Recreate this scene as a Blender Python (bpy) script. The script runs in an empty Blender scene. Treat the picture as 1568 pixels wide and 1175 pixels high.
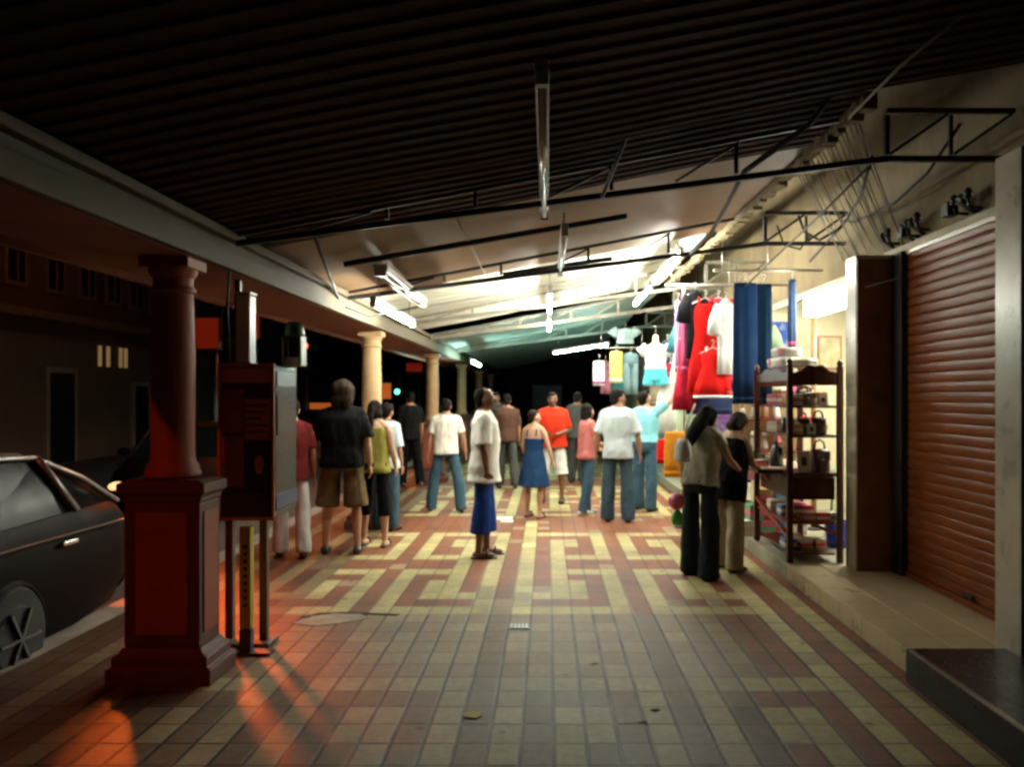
import bpy, bmesh, math, random
from mathutils import Vector, Matrix, noise
random.seed(7)
R = math.radians
scene = bpy.context.scene
col = scene.collection

# ------------------------------------------------------------------ measuring
F, VX, VY, CH = 1250.0, 838.0, 606.0, 1.6      # focal length in px, vanishing point, eye height
def P(x, y, Y):
    return Vector(((x - VX) / F * Y, Y, CH - (y - VY) / F * Y))
def G(x, y, z=0.0):
    return P(x, y, F * (CH - z) / (y - VY))

# ------------------------------------------------------------------ materials
MATS = {}
def mat(name, c, rough=0.6, metal=0.0, var=0.18, scale=6.0, bump=0.0, bscale=40.0, spec=0.5,
        c2=None, c2scale=2.0, c2amt=0.5, sheen=0.0, stretch=(1, 1, 1), coat=0.0):
    if name in MATS: return MATS[name]
    m = bpy.data.materials.new(name); m.use_nodes = True
    nt = m.node_tree; N = nt.nodes; L = nt.links
    b = N['Principled BSDF']
    b.inputs['Roughness'].default_value = rough
    b.inputs['Metallic'].default_value = metal
    b.inputs['Specular IOR Level'].default_value = spec
    if sheen: b.inputs['Sheen Weight'].default_value = sheen
    if coat: b.inputs['Coat Weight'].default_value = coat
    tc = N.new('ShaderNodeTexCoord'); mp = N.new('ShaderNodeMapping')
    mp.inputs['Scale'].default_value = stretch
    L.new(tc.outputs['Object'], mp.inputs['Vector'])
    nz = N.new('ShaderNodeTexNoise'); nz.inputs['Scale'].default_value = scale
    nz.inputs['Detail'].default_value = 6; nz.inputs['Roughness'].default_value = 0.6
    L.new(mp.outputs[0], nz.inputs['Vector'])
    rp = N.new('ShaderNodeMapRange')
    rp.inputs['From Min'].default_value = 0.3; rp.inputs['From Max'].default_value = 0.7
    rp.inputs['To Min'].default_value = 1 - var; rp.inputs['To Max'].default_value = 1 + var
    L.new(nz.outputs['Fac'], rp.inputs['Value'])
    mul = N.new('ShaderNodeVectorMath'); mul.operation = 'SCALE'
    L.new(rp.outputs[0], mul.inputs['Scale'])
    if c2 is not None:
        n2 = N.new('ShaderNodeTexNoise'); n2.inputs['Scale'].default_value = c2scale
        n2.inputs['Detail'].default_value = 8; n2.inputs['Roughness'].default_value = 0.65
        L.new(mp.outputs[0], n2.inputs['Vector'])
        r2 = N.new('ShaderNodeMapRange')
        r2.inputs['From Min'].default_value = 0.47; r2.inputs['From Max'].default_value = 0.66
        r2.inputs['To Max'].default_value = c2amt
        L.new(n2.outputs['Fac'], r2.inputs['Value'])
        mx = N.new('ShaderNodeMix'); mx.data_type = 'RGBA'
        mx.inputs['A'].default_value = (*c, 1); mx.inputs['B'].default_value = (*c2, 1)
        L.new(r2.outputs[0], mx.inputs['Factor'])
        L.new(mx.outputs['Result'], mul.inputs[0])
    else:
        mul.inputs[0].default_value = c
    L.new(mul.outputs[0], b.inputs['Base Color'])
    rr = N.new('ShaderNodeMapRange')
    rr.inputs['To Min'].default_value = max(0.03, rough - 0.12); rr.inputs['To Max'].default_value = min(1, rough + 0.12)
    L.new(nz.outputs['Fac'], rr.inputs['Value']); L.new(rr.outputs[0], b.inputs['Roughness'])
    if bump:
        nb = N.new('ShaderNodeTexNoise'); nb.inputs['Scale'].default_value = bscale; nb.inputs['Detail'].default_value = 4
        L.new(mp.outputs[0], nb.inputs['Vector'])
        bp = N.new('ShaderNodeBump'); bp.inputs['Strength'].default_value = bump; bp.inputs['Distance'].default_value = 0.01
        L.new(nb.outputs['Fac'], bp.inputs['Height']); L.new(bp.outputs[0], b.inputs['Normal'])
    MATS[name] = m
    return m
def emit(name, c, s, base=(0.8, 0.8, 0.8)):
    if name in MATS: return MATS[name]
    m = bpy.data.materials.new(name); m.use_nodes = True
    b = m.node_tree.nodes['Principled BSDF']
    b.inputs['Base Color'].default_value = (*base, 1)
    b.inputs['Emission Color'].default_value = (*c, 1)
    b.inputs['Emission Strength'].default_value = s
    MATS[name] = m
    return m
def cloth(name, c, var=0.12, c2=None, c2scale=9, c2amt=0.6, rough=0.85):
    return mat('cloth_' + name, c, rough=rough, var=var, scale=14, bump=0.25, bscale=120, spec=0.1, c2=c2, c2scale=c2scale, c2amt=c2amt)

# ------------------------------------------------------------------ mesh builder
class MB:
    def __init__(s): s.v = []; s.f = []
    def add(s, vs, fs):
        o = len(s.v); s.v += [Vector(p) for p in vs]; s.f += [tuple(i + o for i in f) for f in fs]
        return s
    def box(s, x0, x1, y0, y1, z0, z1):
        return s.add([(x0,y0,z0),(x1,y0,z0),(x1,y1,z0),(x0,y1,z0),(x0,y0,z1),(x1,y0,z1),(x1,y1,z1),(x0,y1,z1)],
                     [(3,2,1,0),(4,5,6,7),(0,1,5,4),(1,2,6,5),(2,3,7,6),(3,0,4,7)])
    def bar(s, a, b, w, h=None, up=(0,0,1)):
        """rectangular bar between two points"""
        a = Vector(a); b = Vector(b); h = h or w
        d = (b - a).normalized(); u = Vector(up)
        if abs(d.dot(u)) > 0.95: u = Vector((0,1,0))
        sx = d.cross(u).normalized(); sz = sx.cross(d).normalized()
        vs = []
        for p in (a, b):
            for i, j in ((-1,-1),(1,-1),(1,1),(-1,1)): vs.append(p + sx*(i*w/2) + sz*(j*h/2))
        return s.add(vs, [(0,1,2,3),(7,6,5,4),(0,4,5,1),(1,5,6,2),(2,6,7,3),(3,7,4,0)])
    def loft(s, rings, caps=True):
        n = len(rings[0]); vs = [p for r in rings for p in r]; fs = []
        for i in range(len(rings) - 1):
            for j in range(n):
                k = (j + 1) % n
                fs.append((i*n + j, i*n + k, (i+1)*n + k, (i+1)*n + j))
        if caps:
            fs.append(tuple(range(n - 1, -1, -1))); fs.append(tuple((len(rings)-1)*n + j for j in range(n)))
        return s.add(vs, fs)
    def tube(s, pts, r, n=8, flat=None):
        """tapered tube along a polyline; r: radius or list; flat=(kx,ky) squash of the cross-section"""
        pts = [Vector(p) for p in pts]
        rs = r if isinstance(r, (list, tuple)) else [r] * len(pts)
        rings = []; prev = None
        for i, p in enumerate(pts):
            d = (pts[min(i+1, len(pts)-1)] - pts[max(i-1, 0)]).normalized()
            if prev is None:
                u = Vector((1,0,0)) if abs(d.x) < 0.8 else Vector((0,1,0))
            else: u = prev
            u = (u - d * u.dot(d)).normalized(); w = d.cross(u); prev = u
            kx, ky = flat or (1, 1)
            rings.append([p + u*(math.cos(2*math.pi*k/n)*rs[i]*kx) + w*(math.sin(2*math.pi*k/n)*rs[i]*ky) for k in range(n)])
        return s.loft(rings)
    def ell(s, c, rx, ry=None, rz=None, n=14, m=9, M=None):
        ry = ry or rx; rz = rz or rx; c = Vector(c); rings = []
        for i in range(m):
            t = -math.pi/2 + math.pi*(i + 0.5)/m if False else -math.pi/2*0.985 + math.pi*0.985*i/(m-1)
            ring = []
            for k in range(n):
                a = 2*math.pi*k/n
                q = Vector((math.cos(t)*math.cos(a)*rx, math.cos(t)*math.sin(a)*ry, math.sin(t)*rz))
                if M is not None: q = M @ q
                ring.append(c + q)
            rings.append(ring)
        return s.loft(rings)
    def lathe(s, prof, c=(0,0,0), n=24):
        c = Vector(c)
        rings = [[c + Vector((math.cos(2*math.pi*k/n)*r, math.sin(2*math.pi*k/n)*r, z)) for k in range(n)] for r, z in prof]
        return s.loft(rings)
    def sqlathe(s, prof, c=(0,0,0)):
        c = Vector(c)
        rings = [[c + Vector((i*r, j*r, z)) for i, j in ((-1,-1),(1,-1),(1,1),(-1,1))] for r, z in prof]
        return s.loft(rings)
    def prism(s, poly, axis, a, b):
        """polygon in the two other axes, extruded from a to b along axis ('x','y','z')"""
        def mk(u, v, w): return {'x': (w,u,v), 'y': (u,w,v), 'z': (u,v,w)}[axis]
        r0 = [mk(u, v, a) for u, v in poly]; r1 = [mk(u, v, b) for u, v in poly]
        return s.loft([r0, r1])
    def xf(s, M):
        s.v = [M @ p for p in s.v]; return s
    def build(s, name, m, parent=None, smooth=False, bev=0.0, loc=None, auto=None):
        me = bpy.data.meshes.new(name)
        me.from_pydata([tuple(p) for p in s.v], [], s.f)
        bm = bmesh.new(); bm.from_mesh(me); bmesh.ops.recalc_face_normals(bm, faces=bm.faces); bm.to_mesh(me); bm.free()
        me.materials.append(m)
        if smooth:
            me.polygons.foreach_set('use_smooth', [True] * len(me.polygons))
            if auto:
                me.set_sharp_from_angle(angle=R(auto))
        o = bpy.data.objects.new(name, me); col.objects.link(o)
        if parent is not None: o.parent = parent
        if loc is not None: o.location = loc
        if bev:
            b = o.modifiers.new('Bevel', 'BEVEL'); b.width = bev; b.segments = 2; b.limit_method = 'ANGLE'; b.angle_limit = R(40)
        return o

def tag(o, label, cat, group=None):
    o['label'] = label; o['category'] = cat
    if group: o['group'] = group
    return o
def struct(o): o['kind'] = 'structure'; return o
def thing(name, label, cat, loc=(0,0,0), rz=0.0, group=None):
    o = bpy.data.objects.new(name, None); col.objects.link(o)
    o.location = loc; o.rotation_euler = (0, 0, rz); o.empty_display_size = 0.1
    return tag(o, label, cat, group)
def dup(root, label=None, loc=None, rz=None):
    r = root.copy(); col.objects.link(r)
    if label: r['label'] = label
    if loc is not None: r.location = loc
    if rz is not None: r.rotation_euler = (0, 0, rz)
    for ch in [o for o in root.children]:
        c = ch.copy(); col.objects.link(c); c.parent = r
        for g in [o for o in ch.children]:
            d = g.copy(); col.objects.link(d); d.parent = c
    return r
def fold(mb, amp, freq=9.0, zs=0.35, seed=0.0):
    """displace a builder's vertices a little so cloth and plaster are not perfectly even"""
    out = []
    for p in mb.v:
        q = Vector((p.x*freq + seed, p.y*freq, p.z*freq*zs))
        out.append(p + Vector((noise.noise(q), noise.noise(q + Vector((31,7,3))), 0))*amp)
    mb.v = out
    return mb
def sag(a, b, drop, n=10):
    a = Vector(a); b = Vector(b)
    return [a.lerp(b, i/n) - Vector((0,0,drop*4*(i/n)*(1 - i/n))) for i in range(n + 1)]

def remesh(mb, voxel, name, m, parent, wrinkle=0.0, seed=0.0, smooth_it=2):
    """fuse overlapping closed shells into one continuous surface"""
    me = bpy.data.meshes.new(name)
    me.from_pydata([tuple(p) for p in mb.v], [], mb.f)
    bm = bmesh.new(); bm.from_mesh(me); bmesh.ops.recalc_face_normals(bm, faces=bm.faces); bm.to_mesh(me); bm.free()
    o = bpy.data.objects.new(name, me); col.objects.link(o)
    md = o.modifiers.new('r', 'REMESH'); md.mode = 'VOXEL'; md.voxel_size = voxel
    if smooth_it:
        sm = o.modifiers.new('s', 'SMOOTH'); sm.iterations = smooth_it; sm.factor = 0.5
    dg = bpy.context.evaluated_depsgraph_get(); dg.update()
    new = bpy.data.meshes.new_from_object(o.evaluated_get(dg))
    o.modifiers.clear(); o.data = new; bpy.data.meshes.remove(me)
    new.name = name
    new.materials.clear(); new.materials.append(m)
    if wrinkle:
        for v in new.vertices:
            p = v.co
            k = noise.noise(Vector((p.x*11 + seed, p.y*11, p.z*5 + p.x*6))) + 0.6*noise.noise(Vector((p.x*24 + seed, p.y*24, p.z*14 - p.x*9)))
            v.co = p + v.normal * (k * wrinkle)
    new.polygons.foreach_set('use_smooth', [True] * len(new.polygons))
    o.parent = parent
    return o
# ------------------------------------------------------------------ people
HAIR = mat('hair_black', (0.007, 0.005, 0.004), rough=0.8, spec=0.08, var=0.3, scale=60, bump=0.5, bscale=160, stretch=(1,1,0.2))
HAIR_BROWN = mat('hair_brown', (0.016, 0.009, 0.005), rough=0.8, spec=0.08, var=0.3, scale=60, bump=0.5, bscale=160, stretch=(1,1,0.2))
EYE = mat('eye_dark', (0.015, 0.01, 0.008), rough=0.15, var=0.02)
EYEW = mat('eye_white', (0.65, 0.62, 0.58), rough=0.25, var=0.02)
LIP = mat('lips', (0.28, 0.09, 0.07), rough=0.45, var=0.05)
LEATHER = mat('shoe_leather', (0.02, 0.014, 0.01), rough=0.4, var=0.2)
SHOE_WHITE = mat('shoe_white', (0.6, 0.58, 0.52), rough=0.5, var=0.1)
def skin(tone):
    c = {'dark': (0.16, 0.065, 0.03), 'mid': (0.30, 0.14, 0.075), 'light': (0.46, 0.26, 0.16)}[tone]
    return mat('skin_' + tone, c, rough=0.5, var=0.1, scale=8, bump=0.08, bscale=200)

def person(label, fx, fy, H, face=0, skin_tone='mid', fem=False, wide=1.0, lean=0, head_yaw=0, head_pitch=0, bend_side=0,
           legs=((0,0,3),(0,0,3)), arms=None, top=None, bottom=None, dress=None, hair='short', hair_m=None, shoes='shoe',
           shoe_m=None, detail=True, group=None, z0=0.0):
    """legs: (thigh forward deg, knee bend deg, outward deg) left, right.
    arms: ((upper dir),(fore dir)) left, right; x outward, y forward, z up."""
    sk = skin(skin_tone)
    g = G(fx, fy, z0)
    root = thing('person', label, 'person', (g.x, g.y, z0), R(face), group)
    s = H / 1.70
    hw = 0.092 * (1.05 if fem else 1.0) * wide
    shw = (0.155 if fem else 0.178) * (0.6 + 0.4*wide)
    arms = arms or (((0.14,0.02,-1),(0.06,0.16,-1)), ((0.14,0.02,-1),(0.06,0.16,-1)))
    # ---- legs from the hips down
    L = []; low = 0
    for i, (a, b, o) in enumerate(legs):
        sd = -1 if i == 0 else 1
        a, b, o = R(a), R(b), R(o)
        hip = Vector((sd*hw, 0, 0))
        kn = hip + Vector((sd*math.sin(o), math.sin(a), -math.cos(a)*math.cos(o))) * 0.41
        an = kn + Vector((sd*math.sin(o)*0.5, math.sin(a-b), -math.cos(a-b))) * 0.40
        L.append((hip, kn, an, a - b)); low = min(low, an.z)
    hz = 0.075 - low
    for i in range(2):
        L[i] = tuple(p + Vector((0,0,hz)) for p in L[i][:3]) + (L[i][3],)
    up = hz - 0.885                                        # shift of the upper body
    M = (Matrix.Translation((0,0,0.93+up)) @ Matrix.Rotation(-R(lean), 4, 'X') @ Matrix.Rotation(R(bend_side), 4, 'Y')
         @ Matrix.Translation((0,0,-0.93)))
    def U(x, y, z): return M @ Vector((x, y, z))
    def ring(z, rx, ry, yo=0.0, n=20, low_part=False, ext=0.0):
        out = []
        for k in range(n):
            a = 2*math.pi*k/n
            c_, s_ = math.cos(a), math.sin(a)
            e = 0.8
            p = Vector((math.copysign(abs(c_)**e, c_)*(rx+ext), yo + math.copysign(abs(s_)**e, s_)*(ry+ext), z))
            out.append(p + Vector((0,0,up)) if low_part else M @ p)
        return out
    w = wide
    if fem:
        T = [(0.84,.12*w,.095*w,0),(0.92,.172*w,.118*w,-.01),(1.0,.15*w,.105*w,0),(1.07,.125*w,.092*w,.005),(1.16,.132*w,.098*w,.01),
             (1.26,.145*w,.118*w,.022),(1.34,.145*w,.10*w,.01),(1.40,.135*w,.082,0),(1.44,.095,.066,-.005),(1.47,.05,.05,-.008),(1.54,.045,.047,0.005)]
    else:
        T = [(0.84,.12*w,.10*w,0),(0.92,.162*w,.115*w,-.005),(1.0,.152*w,.108*w,0),(1.08,.146*w,.104*w,.008),(1.18,.158*w,.112*w,.008),
             (1.28,.172*w,.118*w,.006),(1.36,.176*w,.108*w,0),(1.42,.15*w,.088,-.004),(1.46,.09,.068,-.008),(1.49,.056,.057,-.006),(1.55,.052,.054,0.006)]
    B = MB()
    B.loft([ring(z, rx, ry, yo, low_part=(z < 0.9)) for z, rx, ry, yo in T])
    th = 1.08 if fem else 1.0
    tk = .86*th if bottom else th
    for hip, kn, an, sh in L:
        mid = hip.lerp(kn, 0.5); calf = kn.lerp(an, 0.32) + Vector((0,-0.012,0))
        B.tube([hip + Vector((0,0,.05)), hip.lerp(kn,.15), mid, kn, calf, kn.lerp(an,.7), an], [.06*tk*w,.07*tk*w,.064*tk*w,.05,.054,.038,.034], 12)
        B.ell(an + Vector((0,0.055,-0.04)), .042,.118,.034)
        B.ell(an + Vector((0,-0.02,-0.035)), .034,.045,.036)
    A = []
    for i, (ud, fd) in enumerate(arms):
        sd = -1 if i == 0 else 1
        sh = U(sd*shw, -0.005, 1.405)
        rot = M.to_3x3()
        ud = rot @ Vector((ud[0]*sd, ud[1], ud[2])).normalized(); fd = rot @ Vector((fd[0]*sd, fd[1], fd[2])).normalized()
        el = sh + ud*0.285; wr = el + fd*0.245
        A.append((sh, el, wr, ud, fd, sd))
        q = 0.88 if fem else 1.0
        B.ell(sh + Vector((-sd*.014,0,-.012)), .056*q); B.tube([M @ Vector((sd*.03,-.008,1.475)), M @ Vector((sd*.09,-.008,1.445)), sh + Vector((-sd*.02,0,.0))], [.036,.04,.05*q], 10)
        B.tube([sh + Vector((-sd*.03,0,.005)), sh.lerp(el,.25), sh.lerp(el,.6), el, el.lerp(wr,.3), el.lerp(wr,.75), wr],
               [.056*q,.052*q,.045*q,.039*q,.042*q,.031*q,.025*q], 12)
        # hand: palm, four unequal curled fingers and a thumb on the inner side
        inw = Vector((0,1,0)); inw = rot @ inw
        sidev = (inw - fd*inw.dot(fd))
        sidev = sidev.normalized() if sidev.length > 0.2 else Vector((0,0,1))
        pn = fd.cross(sidev)*(-sd); pn = pn.normalized()      # palm normal, roughly towards the body
        if pn.x*sd > 0: pn = -pn
        pc = wr + fd*0.048
        Mx = Matrix((sidev, pn, fd)).transposed()
        B.ell(pc, .038, .017, .054, 12, 7, Mx)
        for k, ln in enumerate((.066,.074,.070,.054)):
            b0 = wr + fd*0.085 + sidev*((1.5-k)*0.0185)
            p1 = b0 + (fd*0.94 + pn*0.34)*ln*0.5
            p2 = p1 + (fd*0.72 + pn*0.69)*ln*0.5
            B.tube([b0 - fd*.02, b0, p1, p2], [.0095,.0095,.0088,.0075], 6)
        t0 = wr + fd*0.03 + sidev*0.03
        t1 = t0 + (fd*0.75 + sidev*0.62 + pn*.2).normalized()*0.035
        B.tube([wr + fd*.02 + sidev*.01, t0, t1, t1 + (fd*0.95 + sidev*.1 + pn*.3).normalized()*.03], [.013,.0125,.0105,.008], 6)
    # head on the neck
    HM = M @ Matrix.Translation((0,0.012,1.535)) @ Matrix.Rotation(R(head_yaw), 4, 'Z') @ Matrix.Rotation(R(head_pitch), 4, 'X')
    def hp(x, y, z): return HM @ Vector((x, y, z))
    hr = HM.to_3x3()
    B.ell(hp(0,-0.005,0.078), .074,.092,.09, 16, 11, hr)
    B.ell(hp(0,0.022,0.03), .056,.066,.07, 14, 9, hr)
    B.ell(hp(0,0.062,-0.02), .026,.026,.022, 10, 7, hr)                     # chin
    B.tube([hp(0,0.084,0.072), hp(0,0.103,0.046), hp(0,0.112,0.034), hp(0,0.094,0.024)], [.009,.013,.015,.011], 8)   # nose
    for q in (-1, 1):
        B.ell(hp(q*.074,-0.008,0.052), .011,.021,.032, 8, 7, hr)              # ears
        B.ell(hp(q*.034,0.072,0.084), .026,.016,.009, 8, 5, hr)              # brow
        B.ell(hp(q*.042,0.062,0.034), .022,.02,.018, 8, 5, hr)              # cheek
    B.ell(hp(0,0.082,0.004), .024,.012,.008, 8, 5, hr)
    for mb_ in (B,): mb_.xf(Matrix.Scale(s, 4))
    remesh(B, (0.0105 if detail else .018)*s, 'body', sk, root, 0, smooth_it=1)
    S = Matrix.Scale(s, 4)
    if detail:
        for q in (-1, 1):
            e = MB().ell(hp(q*.033,0.082,0.064), .013,.007,.0065, 8, 5, hr).xf(S).build('eye', EYEW, root, True)
            MB().ell(hp(q*.033,0.0875,0.064), .006,.0035,.006, 8, 5, hr).xf(S).build('iris', EYE, e, True)
        MB().ell(hp(0,0.092,0.004), .022,.006,.0055, 8, 5, hr).xf(S).build('mouth', LIP, root, True)
    # hair
    hm = hair_m or HAIR
    Hh = MB()
    if hair == 'short':
        Hh.ell(hp(0,-0.022,0.097), .081,.092,.086, 18, 11, hr); Hh.ell(hp(0,-0.05,0.05), .07,.056,.075, 14, 9, hr)
        Hh.ell(hp(0,0.045,0.142), .06,.045,.03, 12, 7, hr)
    elif hair == 'receding':
        Hh.ell(hp(0,-0.042,0.088), .08,.078,.083, 18, 11, hr); Hh.ell(hp(0,-0.06,0.04), .068,.05,.07, 14, 9, hr)
    elif hair == 'bushy':
        Hh.ell(hp(0,-0.03,0.10), .125,.125,.115, 18, 11, hr); Hh.ell(hp(0,-0.055,0.01), .12,.09,.11, 16, 9, hr)
        Hh.ell(hp(0,-0.05,-0.06), .105,.075,.07, 16, 9, hr)
    elif hair in ('long', 'bob', 'tail'):
        Hh.ell(hp(0,-0.02,0.098), .085,.096,.088, 18, 11, hr); Hh.ell(hp(0,-0.052,0.04), .085,.066,.09, 14, 9, hr)
        Hh.ell(hp(.062,-0.01,0.04), .03,.05,.09, 10, 9, hr); Hh.ell(hp(-.062,-0.01,0.04), .03,.05,.09, 10, 9, hr)
        if hair == 'long':
            Hh.tube([hp(0,-.07,.06), hp(0,-.085,-.06), hp(0,-.11,-.2), hp(0,-.11,-.33)], [.08,.092,.085,.045], 12, (1,.55))
        elif hair == 'tail':
            Hh.ell(hp(0,-.12,.08), .035); Hh.tube([hp(0,-.12,.08), hp(0,-.15,.0), hp(0,-.13,-.1), hp(0,-.12,-.17)], [.03,.035,.03,.012], 10)
        else:
            Hh.ell(hp(0,-.045,-.02), .09,.07,.06, 14, 9, hr)
    Hh.xf(S)
    remesh(Hh, 0.012*s, 'hair', hm, root, 0.016 if hair == 'bushy' else 0.009, seed=fx, smooth_it=1)
    # ---- clothes
    def limb_pts(a, b, c, t):                             # points from a towards b then c, t in 0..2
        if t <= 1: return [a, a.lerp(b, t*.5), a.lerp(b, t)]
        return [a, a.lerp(b, .5), b, b.lerp(c, (t-1)*.5), b.lerp(c, t-1)]
    if top:
        t = MB(); ex = top.get('loose', .02); hem = top.get('hem', .86); fl = top.get('flare', 0.0)
        rows = [r for r in T if r[0] > hem + .03 and r[0] <= (top.get('neck', 1.475))]
        rr = []
        hipr = [r for r in T if r[0] <= .93][-1]
        mid_ex = top.get('mid', ex*1.1)
        lwx = hw + (bottom or {}).get('leg', .08)*.98 if hem < .85 else 0
        rr.append(ring(hem, max(.155, hipr[1], lwx - .02) + max(ex, mid_ex*.9) + fl + .007, max(hipr[2], .112) + max(ex, mid_ex*.9) + fl + .007, 0))
        for z, rx, ry, yo in rows:
            e = ex if z > 1.2 else mid_ex
            if not top.get('fit') and 1.0 <= z < 1.2: rx = max(rx, .15*w); ry = max(ry, .105*w)
            if z >= 1.42: e = .012
            if z < .95: rx, ry = max(hipr[1], lwx - .025), max(hipr[2], .11)
            rr.append(ring(z, rx + e, ry + e, yo))
        if top.get('neck', 1.475) > 1.46: rr.append(ring(1.478, .072, .066, -.008))
        t.loft(rr)
        sl = top.get('sleeve', .6)
        if sl > 0:
            for sh, el, wr, ud, fd, sd in A:
                q = 0.9 if fem else 1.0
                pts = limb_pts(sh + Vector((-sd*.025,0,.004)), el, wr, sl)
                r0 = .066*q + ex*.3
                rs = [r0 + (top.get('cuff', .062)*q + ex*.25 - r0)*k/(len(pts)-1) for k in range(len(pts))]
                t.ell(sh + Vector((-sd*.016,0,-.012)), .06*q + ex*.25); t.tube([M @ Vector((sd*.045,-.008,1.462)), M @ Vector((sd*.09,-.008,1.447)), sh + Vector((-sd*.02,0,0))], [.03,.042,.056*q + ex*.2], 10)
                t.tube(pts, rs, 14)
        t.xf(S)
        remesh(t, (0.014 if detail else .02)*s, top.get('name', 'shirt'), top['m'], root, top.get('wr', .010), seed=fy + fx)
        if top.get('collar'):
            MB().lathe([(.064,-.012),(.071,0),(.066,.018),(.056,.02),(.056,-.01)], (0,0,0), 18).xf(S @ M @ Matrix.Translation((0,.0,1.468))).build('collar', top['m'], root, True)
    if bottom:
        t = MB(); ex = bottom.get('loose', .014); hem = bottom.get('hem', .06); lw = bottom.get('leg', .07)
        wz = bottom.get('waist', 1.0)
        t.loft([ring(z, rx + ex, ry + ex, yo, low_part=(z < .9)) for z, rx, ry, yo in T if z <= wz + .001])
        for hip, kn, an, sh in L:
            tot = hip.z - hem
            frac = (hip.z - hem)/max(.01, hip.z - an.z) * 2
            pts = limb_pts(hip + Vector((0,0,.05)), kn, an, min(2.0, max(.3, frac)))
            if frac > 1.9: pts = pts[:-1] + [an + Vector((0,0,hem - .075))]
            n_ = len(pts)
            r0 = (.172*w if fem else .162*w) - hw + ex*.7
            t.tube(pts, [r0 - .006] + [r0 + (lw - r0)*min(1, k/(n_-1)*1.15) for k in range(1, n_)], 14)
        t.xf(S)
        o = remesh(t, (0.014 if detail else .02)*s, bottom.get('name', 'trousers'), bottom['m'], root, bottom.get('wr', .009), seed=fx*3)
        if bottom.get('belt'):
            MB().loft([ring(1.0 + dz, .152*w + .022, .108*w + .022) for dz in (-.02, .018)]).xf(S).build('belt', LEATHER, root, True)
    if dress:
        t = MB(); ex = .012
        hem = dress['hem']; rr = []
        n = 40
        for k in range(7):
            z = hem + (1.0 - hem)*k/6
            fl = (1 - k/6)*dress.get('flare', .09)
            pr = [r for r in T if r[0] >= min(z, .92)][0]
            rg = []
            for j in range(n):
                a = 2*math.pi*j/n
                wv = 1 + (1-k/6)*.07*math.cos(7*a + 1)
                rg.append(M @ Vector((math.cos(a)*(.165*w + ex + fl)*wv, math.sin(a)*(.118*w + ex + fl)*wv, z)))
            rr.append(rg)
        for z, rx, ry, yo in T:
            if 1.05 < z < dress.get('neck', 1.35): rr.append(ring(z, rx + ex + .006, ry + ex + .006, yo, n=n))
        t.loft(rr)
        for q in (-1, 1):
            t.tube([U(q*.085,.10,1.30), U(q*.082,.07,1.40), U(q*.08,.0,1.455), U(q*.08,-.075,1.40), U(q*.08,-.1,1.30)], .014, 8)
        t.xf(S)
        remesh(t, 0.011*s, 'dress', dress['m'], root, .006, seed=fx)
    # ---- shoes
    if shoes:
        smt = shoe_m or LEATHER
        for hip, kn, an, sh in L:
            Sh = MB()
            def sr(y, rx, z0, z1):
                return [an + Vector((math.cos(2*math.pi*k/14)*rx, y, -.075 + z0 + (z1 - z0)*(.5 + .5*math.sin(2*math.pi*k/14)))) for k in range(14)]
            if shoes == 'sandal':
                Sh.loft([sr(-.075,.03,0,.02), sr(-.03,.042,0,.024), sr(.06,.046,0,.024), sr(.14,.05,0,.024), sr(.185,.03,0,.02)])
                Sh.tube([an + Vector((-.045,.08,-.05)), an + Vector((-.02,.09,.0)), an + Vector((.02,.09,.0)), an + Vector((.045,.08,-.05))], .011, 6, (1.6,1))
            else:
                Sh.loft([sr(-.08,.026,0,.05), sr(-.05,.043,0,.085), sr(.0,.045,0,.1), sr(.06,.048,0,.075), sr(.13,.051,0,.055), sr(.175,.042,0,.045), sr(.195,.02,.005,.032)])
            Sh.xf(S).build('sandal' if shoes == 'sandal' else 'shoe', smt, root, True)
    return root, A, s, U
# ------------------------------------------------------------------ camera, world
cam_d = bpy.data.cameras.new('camera'); cam = bpy.data.objects.new('camera', cam_d); col.objects.link(cam)
cam.location = (0, 0, CH); cam.rotation_euler = (R(90), 0, 0)
cam_d.sensor_width = 36; cam_d.lens = 36*F/1568
cam_d.shift_x = -(VX - 784)/1568; cam_d.shift_y = (VY - 587.5)/1568
cam_d.clip_end = 500; cam_d.clip_start = 0.05
scene.camera = cam
wd = bpy.data.worlds.new('World'); scene.world = wd; wd.use_nodes = True
bg = wd.node_tree.nodes['Background']
sky = wd.node_tree.nodes.new('ShaderNodeTexSky'); sky.sky_type = 'NISHITA'; sky.sun_disc = False
sky.sun_elevation = R(-8); sky.sun_rotation = R(120)
wd.node_tree.links.new(sky.outputs[0], bg.inputs['Color']); bg.inputs['Strength'].default_value = 0.05
scene.view_settings.view_transform = 'Standard'; scene.view_settings.look = 'None'
scene.view_settings.exposure = -0.5; scene.view_settings.gamma = 1
scene.render.engine = 'CYCLES'
cy = scene.cycles
cy.use_denoising = True; cy.max_bounces = 8; cy.diffuse_bounces = 4; cy.glossy_bounces = 4
cy.sample_clamp_indirect = 6; cy.use_light_tree = True
cy.pixel_filter_type = 'BLACKMAN_HARRIS'; cy.filter_width = 2.8

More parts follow.
